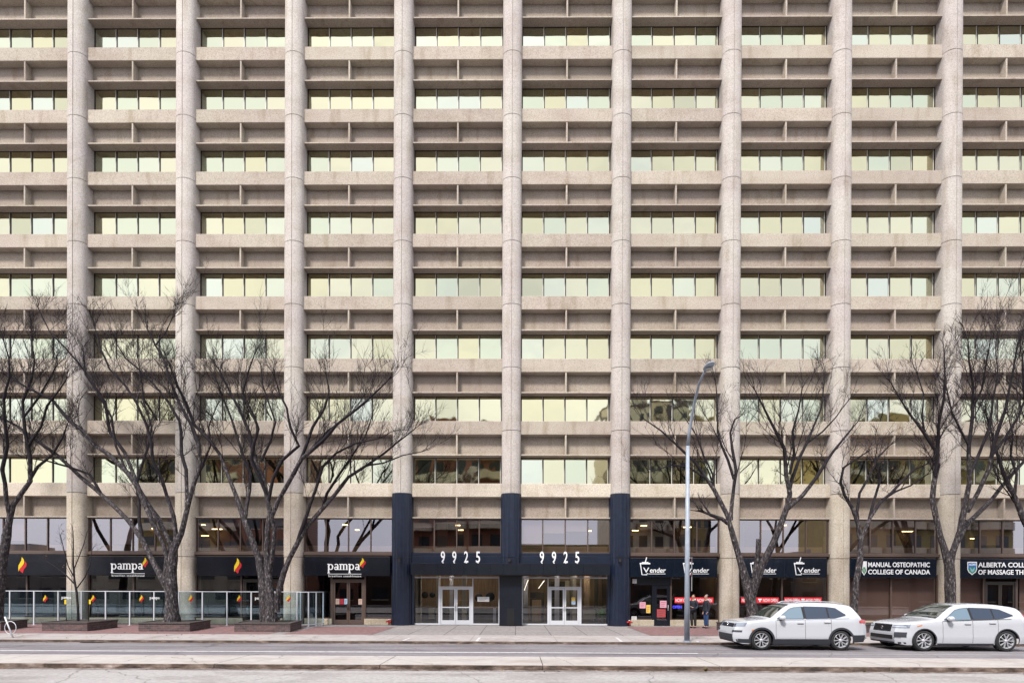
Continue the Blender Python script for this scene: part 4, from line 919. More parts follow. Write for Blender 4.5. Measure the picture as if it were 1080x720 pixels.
T1 = [
 [(-4, 662, 13), (-3, 640, 12), (0, 615, 10), (3, 590, 9), (7, 565, 8), (11, 544, 6.5), (14, 532, 5.5), (21, 522.5, 5), (32, 507, 4.5), (31, 480, 4), (26, 455, 3.6), (24, 424, 3), (33, 400, 2.4), (36, 382, 1.8), (34, 362, 1.2)],
 [(11, 546, 5), (7, 528, 4.6), (5, 510, 4.2), (2, 495, 4), (8, 470, 3.6), (5, 440, 3.2), (4, 420, 2.6), (10, 398, 2.2), (10, 378, 1.5), (4, 360, 1)],
 [(30, 508, 4), (40, 492, 3.4), (55, 480, 2.8), (66, 462, 2), (72, 445, 1.2)],
 [(25, 440, 2.6), (40, 420, 2.3), (52, 400, 2), (60, 385, 1.3)],
 [(2, 600, 6), (-10, 570, 5.4), (-22, 540, 5), (-30, 500, 4), (-34, 460, 3), (-30, 420, 2)],
 [(30, 470, 3), (44, 450, 2.6), (50, 428, 2.2), (62, 412, 1.8), (70, 400, 1.2)],
]
tree('street_tree', T1, 'bare tree at far left edge before the lone flame awning', 1.1, 31)
T4 = [
 [(794, 664, 13), (794, 652, 12), (792, 636, 11.5), (790, 622, 12), (785, 606, 8), (778, 582, 7), (773, 563, 6.2), (767, 543, 5.6), (760, 530, 5), (753, 516, 4.6), (734, 489, 3.6), (714, 469.5, 2.8), (697, 454, 2), (679.5, 442, 1.2)],
 [(768, 552, 5), (762, 547, 4.6), (756, 545, 4.2), (749, 542.5, 3.6, 0)],
 [(771, 548, 5), (772, 530, 4.4), (774, 512, 4), (776, 497, 3.8), (772, 473, 3.2), (769.7, 456, 2.6), (774.7, 442, 1.8), (782, 438, 1)],
 [(774, 505, 3.4), (768, 485, 3), (761, 469, 2.6), (757, 454, 2.2), (757, 427, 1.8), (755, 403, 1.2)],
 [(792, 632, 9.5), (797, 612, 9), (803, 596, 8.2), (810, 583, 7.6), (819.5, 563, 7), (826, 545, 6.4), (831, 532, 6), (833, 520, 5.4), (829, 500, 4.4), (827, 473, 3.8), (815.6, 450, 2.8), (804, 426.7, 2), (796, 411, 1.2)],
 [(796, 608, 7, 0), (798, 595, 5.8, 0), (799.5, 582, 5.4, 0), (800, 568, 5, 0)],
 [(832, 520, 4.6), (835, 505, 4.2), (843, 483, 3.6), (854.5, 458, 2.8), (866, 430.6, 2), (870, 399, 1.2)],
 [(831, 536, 5), (846.7, 522, 4.4), (862, 502, 3.8), (878, 477, 3), (893, 458, 2.2), (905, 444, 1.2)],
 [(833, 500, 3.2), (838, 478, 2.8), (836, 455, 2.4), (842, 432, 1.8), (846, 410, 1)],
 [(745, 505, 2.6), (726, 492, 2.2), (708, 490, 1.6), (690, 496, 1)],
 [(753, 516, 2.8), (752, 500, 2.4), (742, 480, 2), (735, 460, 1.4), (722, 440, 1)],
 [(850, 468, 2.2), (868, 455, 2), (882, 440, 1.5), (895, 422, 1)],
]
tree('street_tree', T4, 'bare forked tree with a sawn stub before the Vender sign', .8, 41)
T5 = [
 [(899, 664, 8), (900, 648, 7.4), (903, 613, 7), (907, 590, 7), (908, 570, 6.4), (905, 552, 4.6), (899, 535.6, 3.8), (891, 522, 3.4), (887, 508, 3), (890, 493, 2.6), (900, 486, 2), (912, 478, 1.3)],
 [(908, 568, 5), (918, 545, 4.4), (928, 530, 3.8), (940, 520, 3.4), (953, 506, 2.8), (965, 495, 2), (976, 490, 1.2)],
 [(906, 560, 4), (904, 540, 3.6), (907, 520, 3), (918, 500, 2.6), (926, 482, 2), (938, 470, 1.2)],
 [(917, 546, 3.6), (922, 528, 3), (929, 506, 2.4), (923, 489, 1.8), (925, 470, 1.1)],
 [(930, 527, 3), (945, 518, 2.4), (960, 512, 1.8), (978, 500, 1)],
]
tree('street_tree', T5, 'slim bare tree with curled boughs and dead leaves beside the Manual Osteopathic sign', .85, 53, leaf=1., lscale=.8)
T6 = [
 [(1002, 664, 11.5), (1002.5, 637, 10.5), (1002, 610, 10), (1001, 595, 9.5), (996, 578, 7), (991.7, 564, 6.4), (986, 542, 6), (983, 525, 6), (985, 508, 5.4), (989.6, 491, 4.4), (986, 474, 3.8), (974.5, 456, 3.2), (961.5, 439, 2.6), (948, 418, 1.8), (940, 404.6, 1.2)],
 [(986, 505, 4.4), (989, 480, 3.6), (989.6, 448, 3.2), (995, 420, 2.6), (996, 398, 1.9), (996, 374, 1.2)],
 [(1001, 597, 8), (1004.7, 582, 7), (1013, 560, 6.8), (1017.6, 534, 5.6), (1023, 508, 4.8), (1022, 469, 4), (1026, 435, 3.4), (1026, 405, 2.4), (1022, 380, 1.8), (1021, 360, 1.1)],
 [(1009, 572, 6), (1020, 552, 5.4), (1043, 529.7, 4.8), (1060, 508, 4), (1080, 486.6, 3.4), (1100, 465, 2.4), (1115, 440, 1.5)],
 [(1020, 540, 5), (1032, 518, 4.6), (1043, 495, 4.4), (1048, 469, 3.8), (1061, 430, 2.8), (1069, 390, 2), (1074, 360, 1.2)],
 [(1023, 500, 3.8), (1034, 475, 3.4), (1044, 448, 2.8), (1047, 420, 2.2), (1052, 395, 1.6), (1050, 370, 1)],
 [(1046, 480, 3.4), (1060, 462, 3), (1074, 440, 2.4), (1084, 415, 1.8), (1090, 390, 1.1)],
 [(1022, 470, 2.8), (1012, 452, 2.4), (1004, 435, 2), (1000, 418, 1.3)],
 [(1026, 430, 2.4), (1036, 410, 2), (1040, 388, 1.5), (1044, 362, 1)],
 [(975, 457, 2.4), (972, 438, 2), (974, 415, 1.5), (968, 396, 1)],
]
tree('street_tree', T6, 'large bare tree rising behind the right white car', 1.05, 61)
T7 = [
 [(1098, 664, 13), (1096, 620, 11), (1092, 585, 9), (1086, 560, 7), (1078, 543, 6), (1069, 521, 5), (1058.5, 499.5, 4.2), (1052, 478, 3.2), (1046, 455, 2.2), (1040, 436, 1.3)],
 [(1093, 590, 7), (1096, 550, 6), (1092, 500, 5), (1085, 450, 4), (1080, 410, 3), (1078, 375, 1.6)],
 [(1095, 600, 6), (1112, 560, 5), (1125, 510, 4), (1130, 450, 3)],
 [(1070, 523, 3.4), (1072, 500, 3), (1066, 480, 2.4), (1068, 458, 1.8), (1064, 440, 1.1)],
]
tree('street_tree', T7, 'bare tree at far right edge over the Alberta College sign', 1., 71)
TS = [
 [(82.5, 658, 2.8), (82, 640, 2.6), (81, 625, 2.4), (79, 612, 2.2), (77.6, 595, 1.8), (77.5, 580, 1.3), (77, 560, .8)],
 [(80, 617, 1.6), (70, 606, 1.3), (60, 598, 1), (50, 592, .7)], [(81, 620, 1.5), (90, 608, 1.3), (95, 595, 1), (97, 580, .7)],
 [(79, 610, 1.4), (72, 597, 1.1), (68, 582, .9), (64, 565, .6)], [(78, 600, 1.3), (83, 588, 1.1), (88, 575, .9), (92, 560, .6)],
]
YT_ = YT
tree('sapling', TS, 'slender young bare tree before the column left of the pampa sign', .55, 83, leaf=.5, lscale=.42, group='bare trees along the sidewalk')
for px, px2, lab in ((70, 69.4, 'thin wooden stake with yellow tag left of the sapling'), (93, 95.2, 'thin wooden stake with yellow tag right of the sapling')):
    a, b_ = at(px, 661, YT), at(px2, 634, YT); a.z = gz(YT)+.38
    o = empty('wooden_stake', a, label=lab, cat='stake', group='stakes beside the sapling'); m = MB(); m.tube([(0, 0, -.1), b_-a], [.018, .016], M['soil'], 6); m.build('pole', o)
    m = MB(); v = b_-a; m.box(v.x-.045, v.x+.045, v.y-.03, v.y-.02, v.z-.12, v.z+.1, M['yellow']); m.build('yellow_tag', o)

# ------------------------------------------------------------------ street lamp
galv = noisy('galvanised_steel', [(.3, (.30, .35, .43)), (.7, (.42, .47, .56))], 4, 4, rough=.4, layers=((6, (1, 1, .1), (.75, .75, .75), .55, .7),))
LY = -29.6+21.0; p = at(724.5, 678, LY); lp = empty('street_lamp', (p.x, LY, gz(LY)), label='tall grey street lamp with curved arm near the two people', cat='street lamp')
zt = Z_(470, LY, 725)-gz(LY); q = at(726, 470, LY)
m = MB(); m.tube([(0, 0, 0), (0, 0, .06)], [.15, .15], galv, 12, smooth=False); m.tube([(0, 0, .05), (0, 0, 3), (.0, 0, zt)], [.11, .095, .066], galv, 14); m.build('pole', lp)
pts = [Vector((0, 0, zt))]; 
for px, py, dy in ((727, 455, -.1), (729.5, 440, -.3), (733, 422, -.7), (737, 405.5, -1.2), (740.5, 397, -1.7), (743.5, 391.5, -2.05)):
    w_ = at(px, py, LY+dy); pts.append(w_-lp.location)
m = MB(); m.tube(pts, [.066, .060, .055, .050, .046, .042, .038], galv, 10); m.build('arm', lp)
e = pts[-1]; hd = empty('lamp_head', e); hd.parent = lp
m = MB(); 
secs = [(0, .05, .04), (.12, .13, .075), (.35, .17, .09), (.6, .15, .07), (.72, .06, .03)]; vs = []; nk = 10
for t, wd, h in secs:
    for k in range(nk): a = 2*math.pi*k/nk; vs.append((t*.10+math.cos(a)*wd*.95, -t*.75+math.cos(a)*wd*.1, .02+t*.12+math.sin(a)*h*.85))
m.add(vs, [(i*nk+k, i*nk+(k+1) % nk, (i+1)*nk+(k+1) % nk, (i+1)*nk+k) for i in range(4) for k in range(nk)]+[tuple(range(nk-1, -1, -1)), tuple(4*nk+k for k in range(nk))], galv, True)
h_ = m.build('lamp_housing', lp); h_.location = e
bpy.data.objects.remove(hd)
m = MB(); m.lathe([(0, -.055), (.09, -.045), (.11, -.0)], 'z', (.04, -.28, -.03), plain('lamp_lens', (.5, .5, .48), .2), 14); l_ = m.build('lamp_lens', lp); l_.location = e
sg = MB()
for z0_, z1_, mt in ((2.95, 3.42, wht), (2.1, 2.86, wht)):
    a, b_ = .10, .16
    sg.add([(a, -.22, z0_), (b_, .06, z0_), (b_, .06, z1_), (a, -.22, z1_)], [(0, 1, 2, 3)], mt); sg.add([(a+.012, -.22, z0_), (b_+.012, .06, z0_), (b_+.012, .06, z1_), (a+.012, -.22, z1_)], [(3, 2, 1, 0)], mt)
    sg.add([(a-.004, -.20, z1_-.2), (b_-.008, .04, z1_-.2), (b_-.008, .04, z1_-.04), (a-.004, -.20, z1_-.04)], [(0, 1, 2, 3)], rdp)
z_s = Z_(587, LY)-gz(LY)
so_ = sg.build('parking_sign', loc=(p.x, LY-.05, z_s-3.42+gz(LY)), recalc=False); tag(so_, 'pair of narrow red and white parking signs seen edge-on on the lamp post', 'sign')

# ------------------------------------------------------------------ bike rack, weeds, drain
BY = -29.6+21.6; a = at(14, 677, BY); a.z = gz(BY); b_ = at(5, 650, BY)
o = empty('bike_rack', a, label='leaning white ring bike rack at the lower left', cat='bike rack'); m = MB(); m.tube([(0, 0, -.02), b_-a], [.027, .025], M['white'], 10); m.build('post', o)
c_ = at(11, 661.5, BY)-a; m = MB(); pts = [c_+Vector((math.cos(t)*.235, 0, math.sin(t)*.255)) for t in [2*math.pi*i/24 for i in range(25)]]; m.tube(pts, [.013]*25, M['white'], 8, cap=False); m.build('ring', o)
for px, py, lab, s in ((744, 706, 'small yellow-green weed in the median kerb joint', 1.), (911, 706.5, 'tiny brown weed at the foot of the median kerb', .6)):
    rr = random.Random(int(px)); Yw = MED0-.03; q = at(px, py, Yw); m = MB(); wm = plain('weed_leaf', (.16, .13, .04), .8)
    for i in range(26):
        d_ = Vector((rr.uniform(-1, 1), rr.uniform(-1, .3), rr.uniform(.3, 1.4))).normalized()*rr.uniform(.06, .15)*s; t_ = Vector((-d_.z, 0, d_.x)).normalized()*.012
        m.add([Vector((0, 0, 0)), d_*.5-t_, d_, d_*.5+t_], [(0, 1, 2, 3)], wm)
    tag(m.build('weed', loc=(q.x, Yw-.02, .0), recalc=False), lab, 'weed', 'weeds at the median kerb')
q = X_(99, KY-.1, 680); m = MB(); m.box(-.42, .42, -.12, .10, 0, .012, M['blackp'])
for i in range(9): m.box(-.40+i*.095, -.36+i*.095, -.11, .09, .0121, .022, M['mull'])
tag(m.build('storm_drain', loc=(q, KY-.16, gz(KY-.16))), 'dark slotted storm drain in the far gutter at left', 'drain')

# ------------------------------------------------------------------ cars
def interp(tab, x):
    if x <= tab[0][0]: return tab[0][1]
    for (a, p), (b, q) in zip(tab, tab[1:]):
        if x <= b: t = (x-a)/(b-a); return p+(q-p)*t
    return tab[-1][1]
def smooth_interp(tab, x):
    """monotone-ish cubic through the table"""
    if x <= tab[0][0]: return tab[0][1]
    for i in range(len(tab)-1):
        a, b = tab[i], tab[i+1]
        if x <= b[0]:
            h = b[0]-a[0]; t = (x-a[0])/h; s = (b[1]-a[1])/h
            s0 = (a[1]-tab[i-1][1])/(a[0]-tab[i-1][0]) if i else s; s1 = (tab[i+2][1]-b[1])/(tab[i+2][0]-b[0]) if i+2 < len(tab) else s
            ma = 0 if s*s0 <= 0 else 2*s*s0/(s+s0); mb_ = 0 if s*s1 <= 0 else 2*s*s1/(s+s1)
            return (2*t**3-3*t*t+1)*a[1]+(t**3-2*t*t+t)*h*ma+(-2*t**3+3*t*t)*b[1]+(t**3-t*t)*h*mb_
    return tab[-1][1]
carpaint = plain('white_car_paint', (.60, .62, .67), .22, coat=1); cardark = plain('black_plastic_cladding', (.03, .034, .045), .55)
carglass = plain('dark_car_glass', (.012, .016, .022), .04, spec=1.0); 
def car_glass(name, c, k):
    m = bpy.data.materials.new(name); m.use_nodes = True; nt = m.node_tree; N = nt.nodes; L = nt.links; N.clear()
    o = N.new('ShaderNodeOutputMaterial'); d_ = N.new('ShaderNodeBsdfDiffuse'); d_.inputs[0].default_value = (*c, 1); g = N.new('ShaderNodeBsdfGlossy'); g.inputs['Roughness'].default_value = .03; g.inputs[0].default_value = (.85, .93, 1, 1)
    mx = N.new('ShaderNodeMixShader'); mx.inputs[0].default_value = k; L.new(d_.outputs[0], mx.inputs[1]); L.new(g.outputs[0], mx.inputs[2]); L.new(mx.outputs[0], o.inputs[0]); return m
cg_light = car_glass('blue_grey_car_glass', (.09, .14, .18), .18); cg_dark = car_glass('privacy_car_glass', (.022, .031, .055), .07); cg_ws = car_glass('windscreen_glass', (.03, .04, .035), .5)
tyre = plain('tyre_rubber', (.02, .02, .022), .8); alloy = plain('silver_alloy', (.62, .63, .68), .3, metal=.3); chrome = plain('chrome_trim', (.7, .7, .74), .15, metal=1)
lampg = plain('headlamp_glass', (.25, .29, .36), .08, spec=1, coat=1); taill = plain('tail_lamp_red', (.55, .01, .015), .2, coat=1); amber = plain('amber_reflector', (.8, .25, .02), .3); plate_m = plain('seam_shadow', (.05, .05, .055), .8)
def make_car(px_wheel, Yn, spec):
    L_, Wd, FO, WB, RW = spec['L'], spec['W'], spec['FO'], spec['WB'], spec['RW']; hw = Wd/2
    yc = Yn+hw; zg = gz(Yn+.1)+.0
    wx = X_(px_wheel, Yn+.12, 672)
    root = empty('parked_car', (wx-FO, yc, zg), label=spec['label'], cat='car', group='white cars parked at the far kerb')
    def P(mb, name, par=None, **k): return mb.build(name, par or root, **k)
    W0, TF, TR, WR0 = spec['W0'], .62, .55, .80
    def plan(x):
        if x < TF: return W0+(1-W0)*(1-(1-max(0, x)/TF)**2.3)
        if x > L_-TR: u = (L_-x)/TR; return WR0+(1-WR0)*(1-(1-max(0, u))**2.3)
        return 1.
    belt = lambda x: interp(spec['belt'], x)
    def sec(x, z):
        if z < .55: return .955+.045*math.sin(math.pi/2*max(0, min(1, (z-.2)/.35)))
        b = belt(x)
        if z < b: t = (z-.55)/(b-.55); return 1-.045*t*t-.008*math.sin(math.pi*t*2)
        return .955-.46*(z-b)/hw
    def Wf(x, z): return hw*plan(x)*sec(x, z)
    ztop = lambda x: smooth_interp(spec['top'], x)
    def zbot(x):
        z = interp(spec['bot'], x)
        for c in (FO, FO+WB):
            d_ = abs(x-c); r_ = RW+spec['arch']
            if d_ < r_: z = max(z, RW+math.sqrt(r_*r_-d_*d_))
        return z
    def lean(x, z): return 0 if x > TF else (max(0, z-.62)*spec['lean']+max(0, .42-z)*.25)*(1-max(0, x)/TF)**1.3
    def leanr(x, z): return 0 if x < L_-TR else -(max(0, z-.75)*.10+max(0, .45-z)*.3)*(1-(L_-x)/TR)
    def T(x, y): return ztop(x)+.035*(1-min(1, abs(y)/max(.1, Wf(x, ztop(x))))**2.2)
    xs = sorted(set([round(v, 4) for v in [0, .01, .03, .06, .1, .15, .2, .27, .34, .42, .5, .6]+[.7+.05*i for i in range(int((L_-1.2)/.05)+1)]+[L_-v for v in (.5, .42, .34, .27, .2, .15, .1, .06, .03, .01, 0)]]+
                    [round(c+s_*(RW+spec['arch'])*f, 4) for c in (FO, FO+WB) for s_ in (-1, 1) for f in (1.001, .995, .97, .93, .86, .75, .6)]))
    mb = MB(); rows = []
    for x in xs:
        zb, zt_ = zbot(x), ztop(x); bl = min(belt(x), zt_-.10); bl = max(bl, zb+.02); zs = max(zt_-.055, bl+.005)
        pr = []
        for i in range(10): z = zb+(bl-zb)*i/9; pr.append((Wf(x, z), z))
        for i in range(1, 6): z = bl+(zs-bl)*i/5; pr.append((Wf(x, z), z))
        wt = Wf(x, zs)
        for dy, dz in ((.012, .022), (.035, .042), (.07, .053)): pr.append((wt-dy, zs+dz))
        for f in (.75, .5, .25, 0): y = (wt-.07)*f/1.0*1.0; pr.append((y*1.0, T(x, y)))
        rows.append((x, pr))
    m = len(rows[0][1])
    for sgn in (-1, 1):
        vs = []
        for x, pr in rows:
            for y, z in pr: vs.append((x+lean(x, z)+leanr(x, z), sgn*y, z))
        fs = []
        for i in range(len(rows)-1):
            for j in range(m-1):
                a = i*m+j; fs.append((a, a+m, a+m+1, a+1) if sgn < 0 else (a, a+1, a+m+1, a+m))
        mb.add(vs, fs, carpaint, True)
        n_ = len(rows)
        for i in (0, n_-1):   # end caps
            base = [(rows[i][0]+lean(rows[i][0], z)+leanr(rows[i][0], z), sgn*y, z) for y, z in rows[i][1]]; inn = [(v[0], 0, v[2]) for v in base]
            mb.add(base+inn, [(j, j+1, j+1+m, j+m) for j in range(m-1)], carpaint, True)
    body = P(mb, 'body', sharp=38)
    # weld halves
    bm = bmesh.new(); bm.from_mesh(body.data); bmesh.ops.remove_doubles(bm, verts=bm.verts, dist=.0008); bmesh.ops.recalc_face_normals(bm, faces=bm.faces); bm.to_mesh(body.data); bm.free(); body.data.set_sharp_from_angle(angle=R(38))
    # underbody and arch liners
    u = MB(); u.box(.45, L_-.45, -hw+.40, hw-.40, .34, .72, cardark)
    u.box(FO+RW+.12, FO+WB-RW-.12, -hw+.06, hw-.06, .25, .5, cardark)
    for c in (FO, FO+WB):
        r_ = RW+spec['arch']-.004
        for sgn in (-1, 1):
            vs = []; 
            for i in range(17):
                t = math.pi*i/16; 
                for y in (hw*.90, hw-.32): vs.append((c+r_*math.cos(t), sgn*y, RW+r_*math.sin(t)))
            u.add(vs, [(2*i, 2*i+1, 2*i+3, 2*i+2) for i in range(16)], cardark)
    P(u, 'underbody')
    def side_panel(mbx, x0, x1, lo, hi, mat, off=.004, sgn=-1, nx=14, nz=6):
        vs = []
        for i in range(nx+1):
            x = x0+(x1-x0)*i/nx; a, b = lo(x), hi(x)
            for j in range(nz+1): z = a+(b-a)*j/nz; vs.append((x+lean(x, z)+leanr(x, z), sgn*(Wf(x, z)+off), z))
        k = nz+1; mbx.add(vs, [(i*k+j, (i+1)*k+j, (i+1)*k+j+1, i*k+j+1) for i in range(nx) for j in range(nz)], mat, True)
    # side glass
    for nm, x0, x1, lo, hi, mt in spec['glass']:
        for sgn in (-1, 1):
            g = MB(); side_panel(g, x0-.02, x1+.02, lambda x: interp(lo, x)-.018, lambda x: interp(hi, x)+.015, cardark, .003, sgn); side_panel(g, x0, x1, lambda x: interp(lo, x), lambda x: interp(hi, x), mt, .006, sgn)
            P(g, 'side_window', recalc=False)
    for nm, x0, x1, zl, zh in spec['pillars']:
        for sgn in (-1, 1): g = MB(); side_panel(g, x0, x1, lambda x: zl, lambda x: zh, M['blackp'], .0035, sgn, 2, 4); P(g, 'door_pillar', recalc=False)
    g = MB()
    if spec.get('chrome'):
        x0, x1 = spec['chrome']; side_panel(g, x0, x1, lambda x: belt(x)-.012, lambda x: belt(x)+.004, chrome, .009, -1, 24, 1); P(g, 'window_trim', recalc=False); g = MB(); side_panel(g, x0, x1, lambda x: belt(x)-.012, lambda x: belt(x)+.004, chrome, .009, 1, 24, 1); P(g, 'window_trim', recalc=False)
    # windscreen & rear screen follow the roof skin
    for nm, x0, x1, mt in (('windscreen', spec['ws'][0], spec['ws'][1], cg_ws), ('rear_window', spec['rs'][0], spec['rs'][1], cg_dark)):
        g = MB(); vs = []; nx, ny = 12, 12
        for i in range(nx+1):
            x = x0+(x1-x0)*i/nx; wq = Wf(x, ztop(x))-.085
            for j in range(ny+1): y = -wq+2*wq*j/ny; vs.append((x+leanr(x, T(x, y)), y, T(x, y)+.007))
        g.add(vs, [(i*(ny+1)+j, (i+1)*(ny+1)+j, (i+1)*(ny+1)+j+1, i*(ny+1)+j+1) for i in range(nx) for j in range(ny)], mt, True); P(g, nm, recalc=False)
    # cladding, door gaps
    for sgn in (-1, 1):
        tr = MB()
        if spec['clad']:
            side_panel(tr, FO+RW+.03, FO+WB-RW-.03, lambda x: interp(spec['bot'], x)-.03, lambda x: .40, cardark, .010, sgn, 20, 4)
            side_panel(tr, FO+WB+RW+.05, L_-.10, lambda x: .30, lambda x: .55, cardark, .008, sgn, 8, 3)
            side_panel(tr, .12, FO-RW-.04, lambda x: .26, lambda x: .40, cardark, .008, sgn, 8, 3)
            side_panel(tr, FO+RW+.12, FO+WB-RW-.10, lambda x: .408, lambda x: .424, chrome, .012, sgn, 20, 1)
        else:
            side_panel(tr, FO+RW+.08, FO+WB-RW-.08, lambda x: interp(spec['bot'], x)-.03, lambda x: .285, cardark, .008, sgn, 20, 3)
        for c in (FO, FO+WB):
            r0, r1 = RW+spec['arch']-.006, RW+spec['arch']+(.062 if spec['clad'] else .03); vs = []; na = 28
            for i in range(na+1):
                t = R(-14)+(math.pi+R(28))*i/na
                for r_ in (r0, r1):
                    x, z = c+r_*math.cos(t), RW+r_*math.sin(t); z = max(z, .24); vs.append((x+lean(x, z)+leanr(x, z), sgn*(Wf(x, z)+(.016 if r_ == r0 else .010)), z))
            tr.add(vs, [(2*i, 2*i+1, 2*i+3, 2*i+2) for i in range(na)], cardark, True)
        P(tr, 'cladding', recalc=False)
    sm = MB()
    for x in spec['gaps']:
        side_panel(sm, x-.006, x+.006, lambda x: max(zbot(x), .30), lambda x: belt(x)-.02, plate_m, .0025, -1, 1, 10); side_panel(sm, x-.006, x+.006, lambda x: max(zbot(x), .30), lambda x: belt(x)-.02, plate_m, .0025, 1, 1, 10)
    P(sm, 'door_seams', recalc=False)
    for x in spec['handles']:
        for sgn in (-1, 1):
            z = belt(x)-.12; h = MB(); w_ = Wf(x, z); h.box(x-.11, x+.11, min(sgn*w_, sgn*(w_+.035)), max(sgn*w_, sgn*(w_+.035)), z-.014, z+.016, carpaint); P(h, 'door_handle')
    # mirrors
    for sgn in (-1, 1):
        h = MB(); x = spec['mirror']; z = belt(x)+.05; w_ = Wf(x, z); vs = []
        for t, rx, rz in ((0, .03, .03), (.05, .05, .05), (.10, .085, .085), (.22, .10, .09), (.26, .06, .06)):
            for k in range(10): a = 2*math.pi*k/10; vs.append((x-.02+math.cos(a)*rx, sgn*(w_+t-.02), z+.03+math.sin(a)*rz))
        h.add(vs, [(i*10+k, i*10+(k+1) % 10, (i+1)*10+(k+1) % 10, (i+1)*10+k) for i in range(4) for k in range(10)]+[tuple(40+k for k in range(10))], carpaint, True)
        h.box(x-.05, x+.05, min(sgn*(w_-.02), sgn*(w_+.1)), max(sgn*(w_-.02), sgn*(w_+.1)), z-.06, z-.01, cardark); P(h, 'mirror')
    # front fascia: surface x(y,z)
    def fx_(y, z):
        r_ = abs(y)/(hw*sec(.3, z)); u = 0
        if r_ > W0: u = TF*(1-(max(0, 1-(r_-W0)/(1-W0)))**(1/2.3))
        return u+lean(u, z)
    def front_panel(mbx, y0, y1, lo, hi, mat, off=.006, ny=14, nz=4):
        vs = []
        for i in range(ny+1):
            y = y0+(y1-y0)*i/ny; a, b = lo(y), hi(y)
            for j in range(nz+1): z = a+(b-a)*j/nz; x = fx_(y, z); r_ = abs(y)/hw; vs.append((x-off, y*(1+off*max(0, r_-W0)*2), z))
        k = nz+1; mbx.add(vs, [(i*k+j, (i+1)*k+j, (i+1)*k+j+1, i*k+j+1) for i in range(ny) for j in range(nz)], mat, True)
    spec['front'](P, front_panel, fx_, root, MB, side_panel, Wf)
    # tail lamps wrap the corner
    for sgn in (-1, 1):
        t_ = MB(); a, b = spec['tail']; side_panel(t_, a, L_-.02, lambda x: interp(b[0], x), lambda x: interp(b[1], x), taill, .008, sgn, 8, 4); P(t_, 'tail_light', recalc=False)
    if spec.get('rails'):
        for sgn in (-1, 1):
            rl = MB(); pts = [(x, sgn*(Wf(x, ztop(x))-.06), ztop(x)+(.0 if i in (0, 8) else .055)) for i, x in enumerate([2.15+.22*j for j in range(9)])]; rl.tube(pts, [.014]*9, cardark if not spec['clad'] else alloy, 6); P(rl, 'roof_rail')
    # wheels
    wheel0 = None
    for c in (FO, FO+WB):
        for sgn in (-1, 1):
            if wheel0 is None or sgn != wheel0[1]:
                t_ = MB(); ow = .225; prof = [(RW*.70, -ow/2+.01), (RW*.76, -ow/2-.005), (RW*.93, -ow/2), (RW, -ow/2+.035), (RW, ow/2-.035), (RW*.93, ow/2), (RW*.70, ow/2)]
                t_.lathe(prof, 'y', (0, 0, 0), tyre, 40); wo = P(t_, 'wheel')
                rm = MB(); f = sgn; yo = f*(ow/2)
                rm.lathe([(RW*.60, yo-f*.10), (RW*.69, yo-f*.02), (RW*.72, yo+f*.004), (RW*.70, yo+f*.006)], 'y', (0, 0, 0), alloy, 40)
                rm.lathe([(0.0, yo-f*.085), (RW*.64, yo-f*.085)], 'y', (0, 0, 0), M['blackp'], 40)
                rm.lathe([(0, yo-f*.005), (.05, yo-f*.008), (.065, yo-f*.03), (.07, yo-f*.08)], 'y', (0, 0, 0), alloy, 16)
                ns = spec['spokes']
                for k in range(ns):
                    for dd in ((-1, 1) if spec['split'] else (0,)):
                        a0 = 2*math.pi*k/ns+math.pi/2; a1 = a0+dd*math.pi/ns*.52; w0_, w1_ = .012, .015
                        r0_, r1_ = .05, RW*.70; d0 = Vector((math.cos(a0), 0, math.sin(a0))); d1 = Vector((math.cos(a1), 0, math.sin(a1))); n0 = Vector((-math.sin(a0), 0, math.cos(a0))); n1 = Vector((-math.sin(a1), 0, math.cos(a1)))
                        q = [d0*r0_-n0*w0_, d1*r1_-n1*w1_, d1*r1_+n1*w1_, d0*r0_+n0*w0_]; fr_ = [v+Vector((0, yo-f*(.012 if i in (0, 3) else .002), 0)) for i, v in enumerate(q)]; bk = [v+Vector((0, -f*.04, 0)) for v in fr_]
                        rm.add(fr_+bk, [(0, 1, 2, 3), (4, 7, 6, 5), (0, 4, 5, 1), (1, 5, 6, 2), (2, 6, 7, 3), (3, 7, 4, 0)], alloy)
                P(rm, 'rim', par=wo); wo.location = (c, sgn*(hw-.135), RW)
                if wheel0 is None: wheel0 = (wo, sgn)
                else: wheel1 = (wo, sgn)
            if c == FO and sgn == 1: break
    wa, wb = wheel0[0], wheel1[0]
    for w_, s_ in ((wa, -1), (wb, 1)): c2 = copy_tree(w_, root); c2.location = (FO+WB, s_*(hw-.135), RW)
    return root
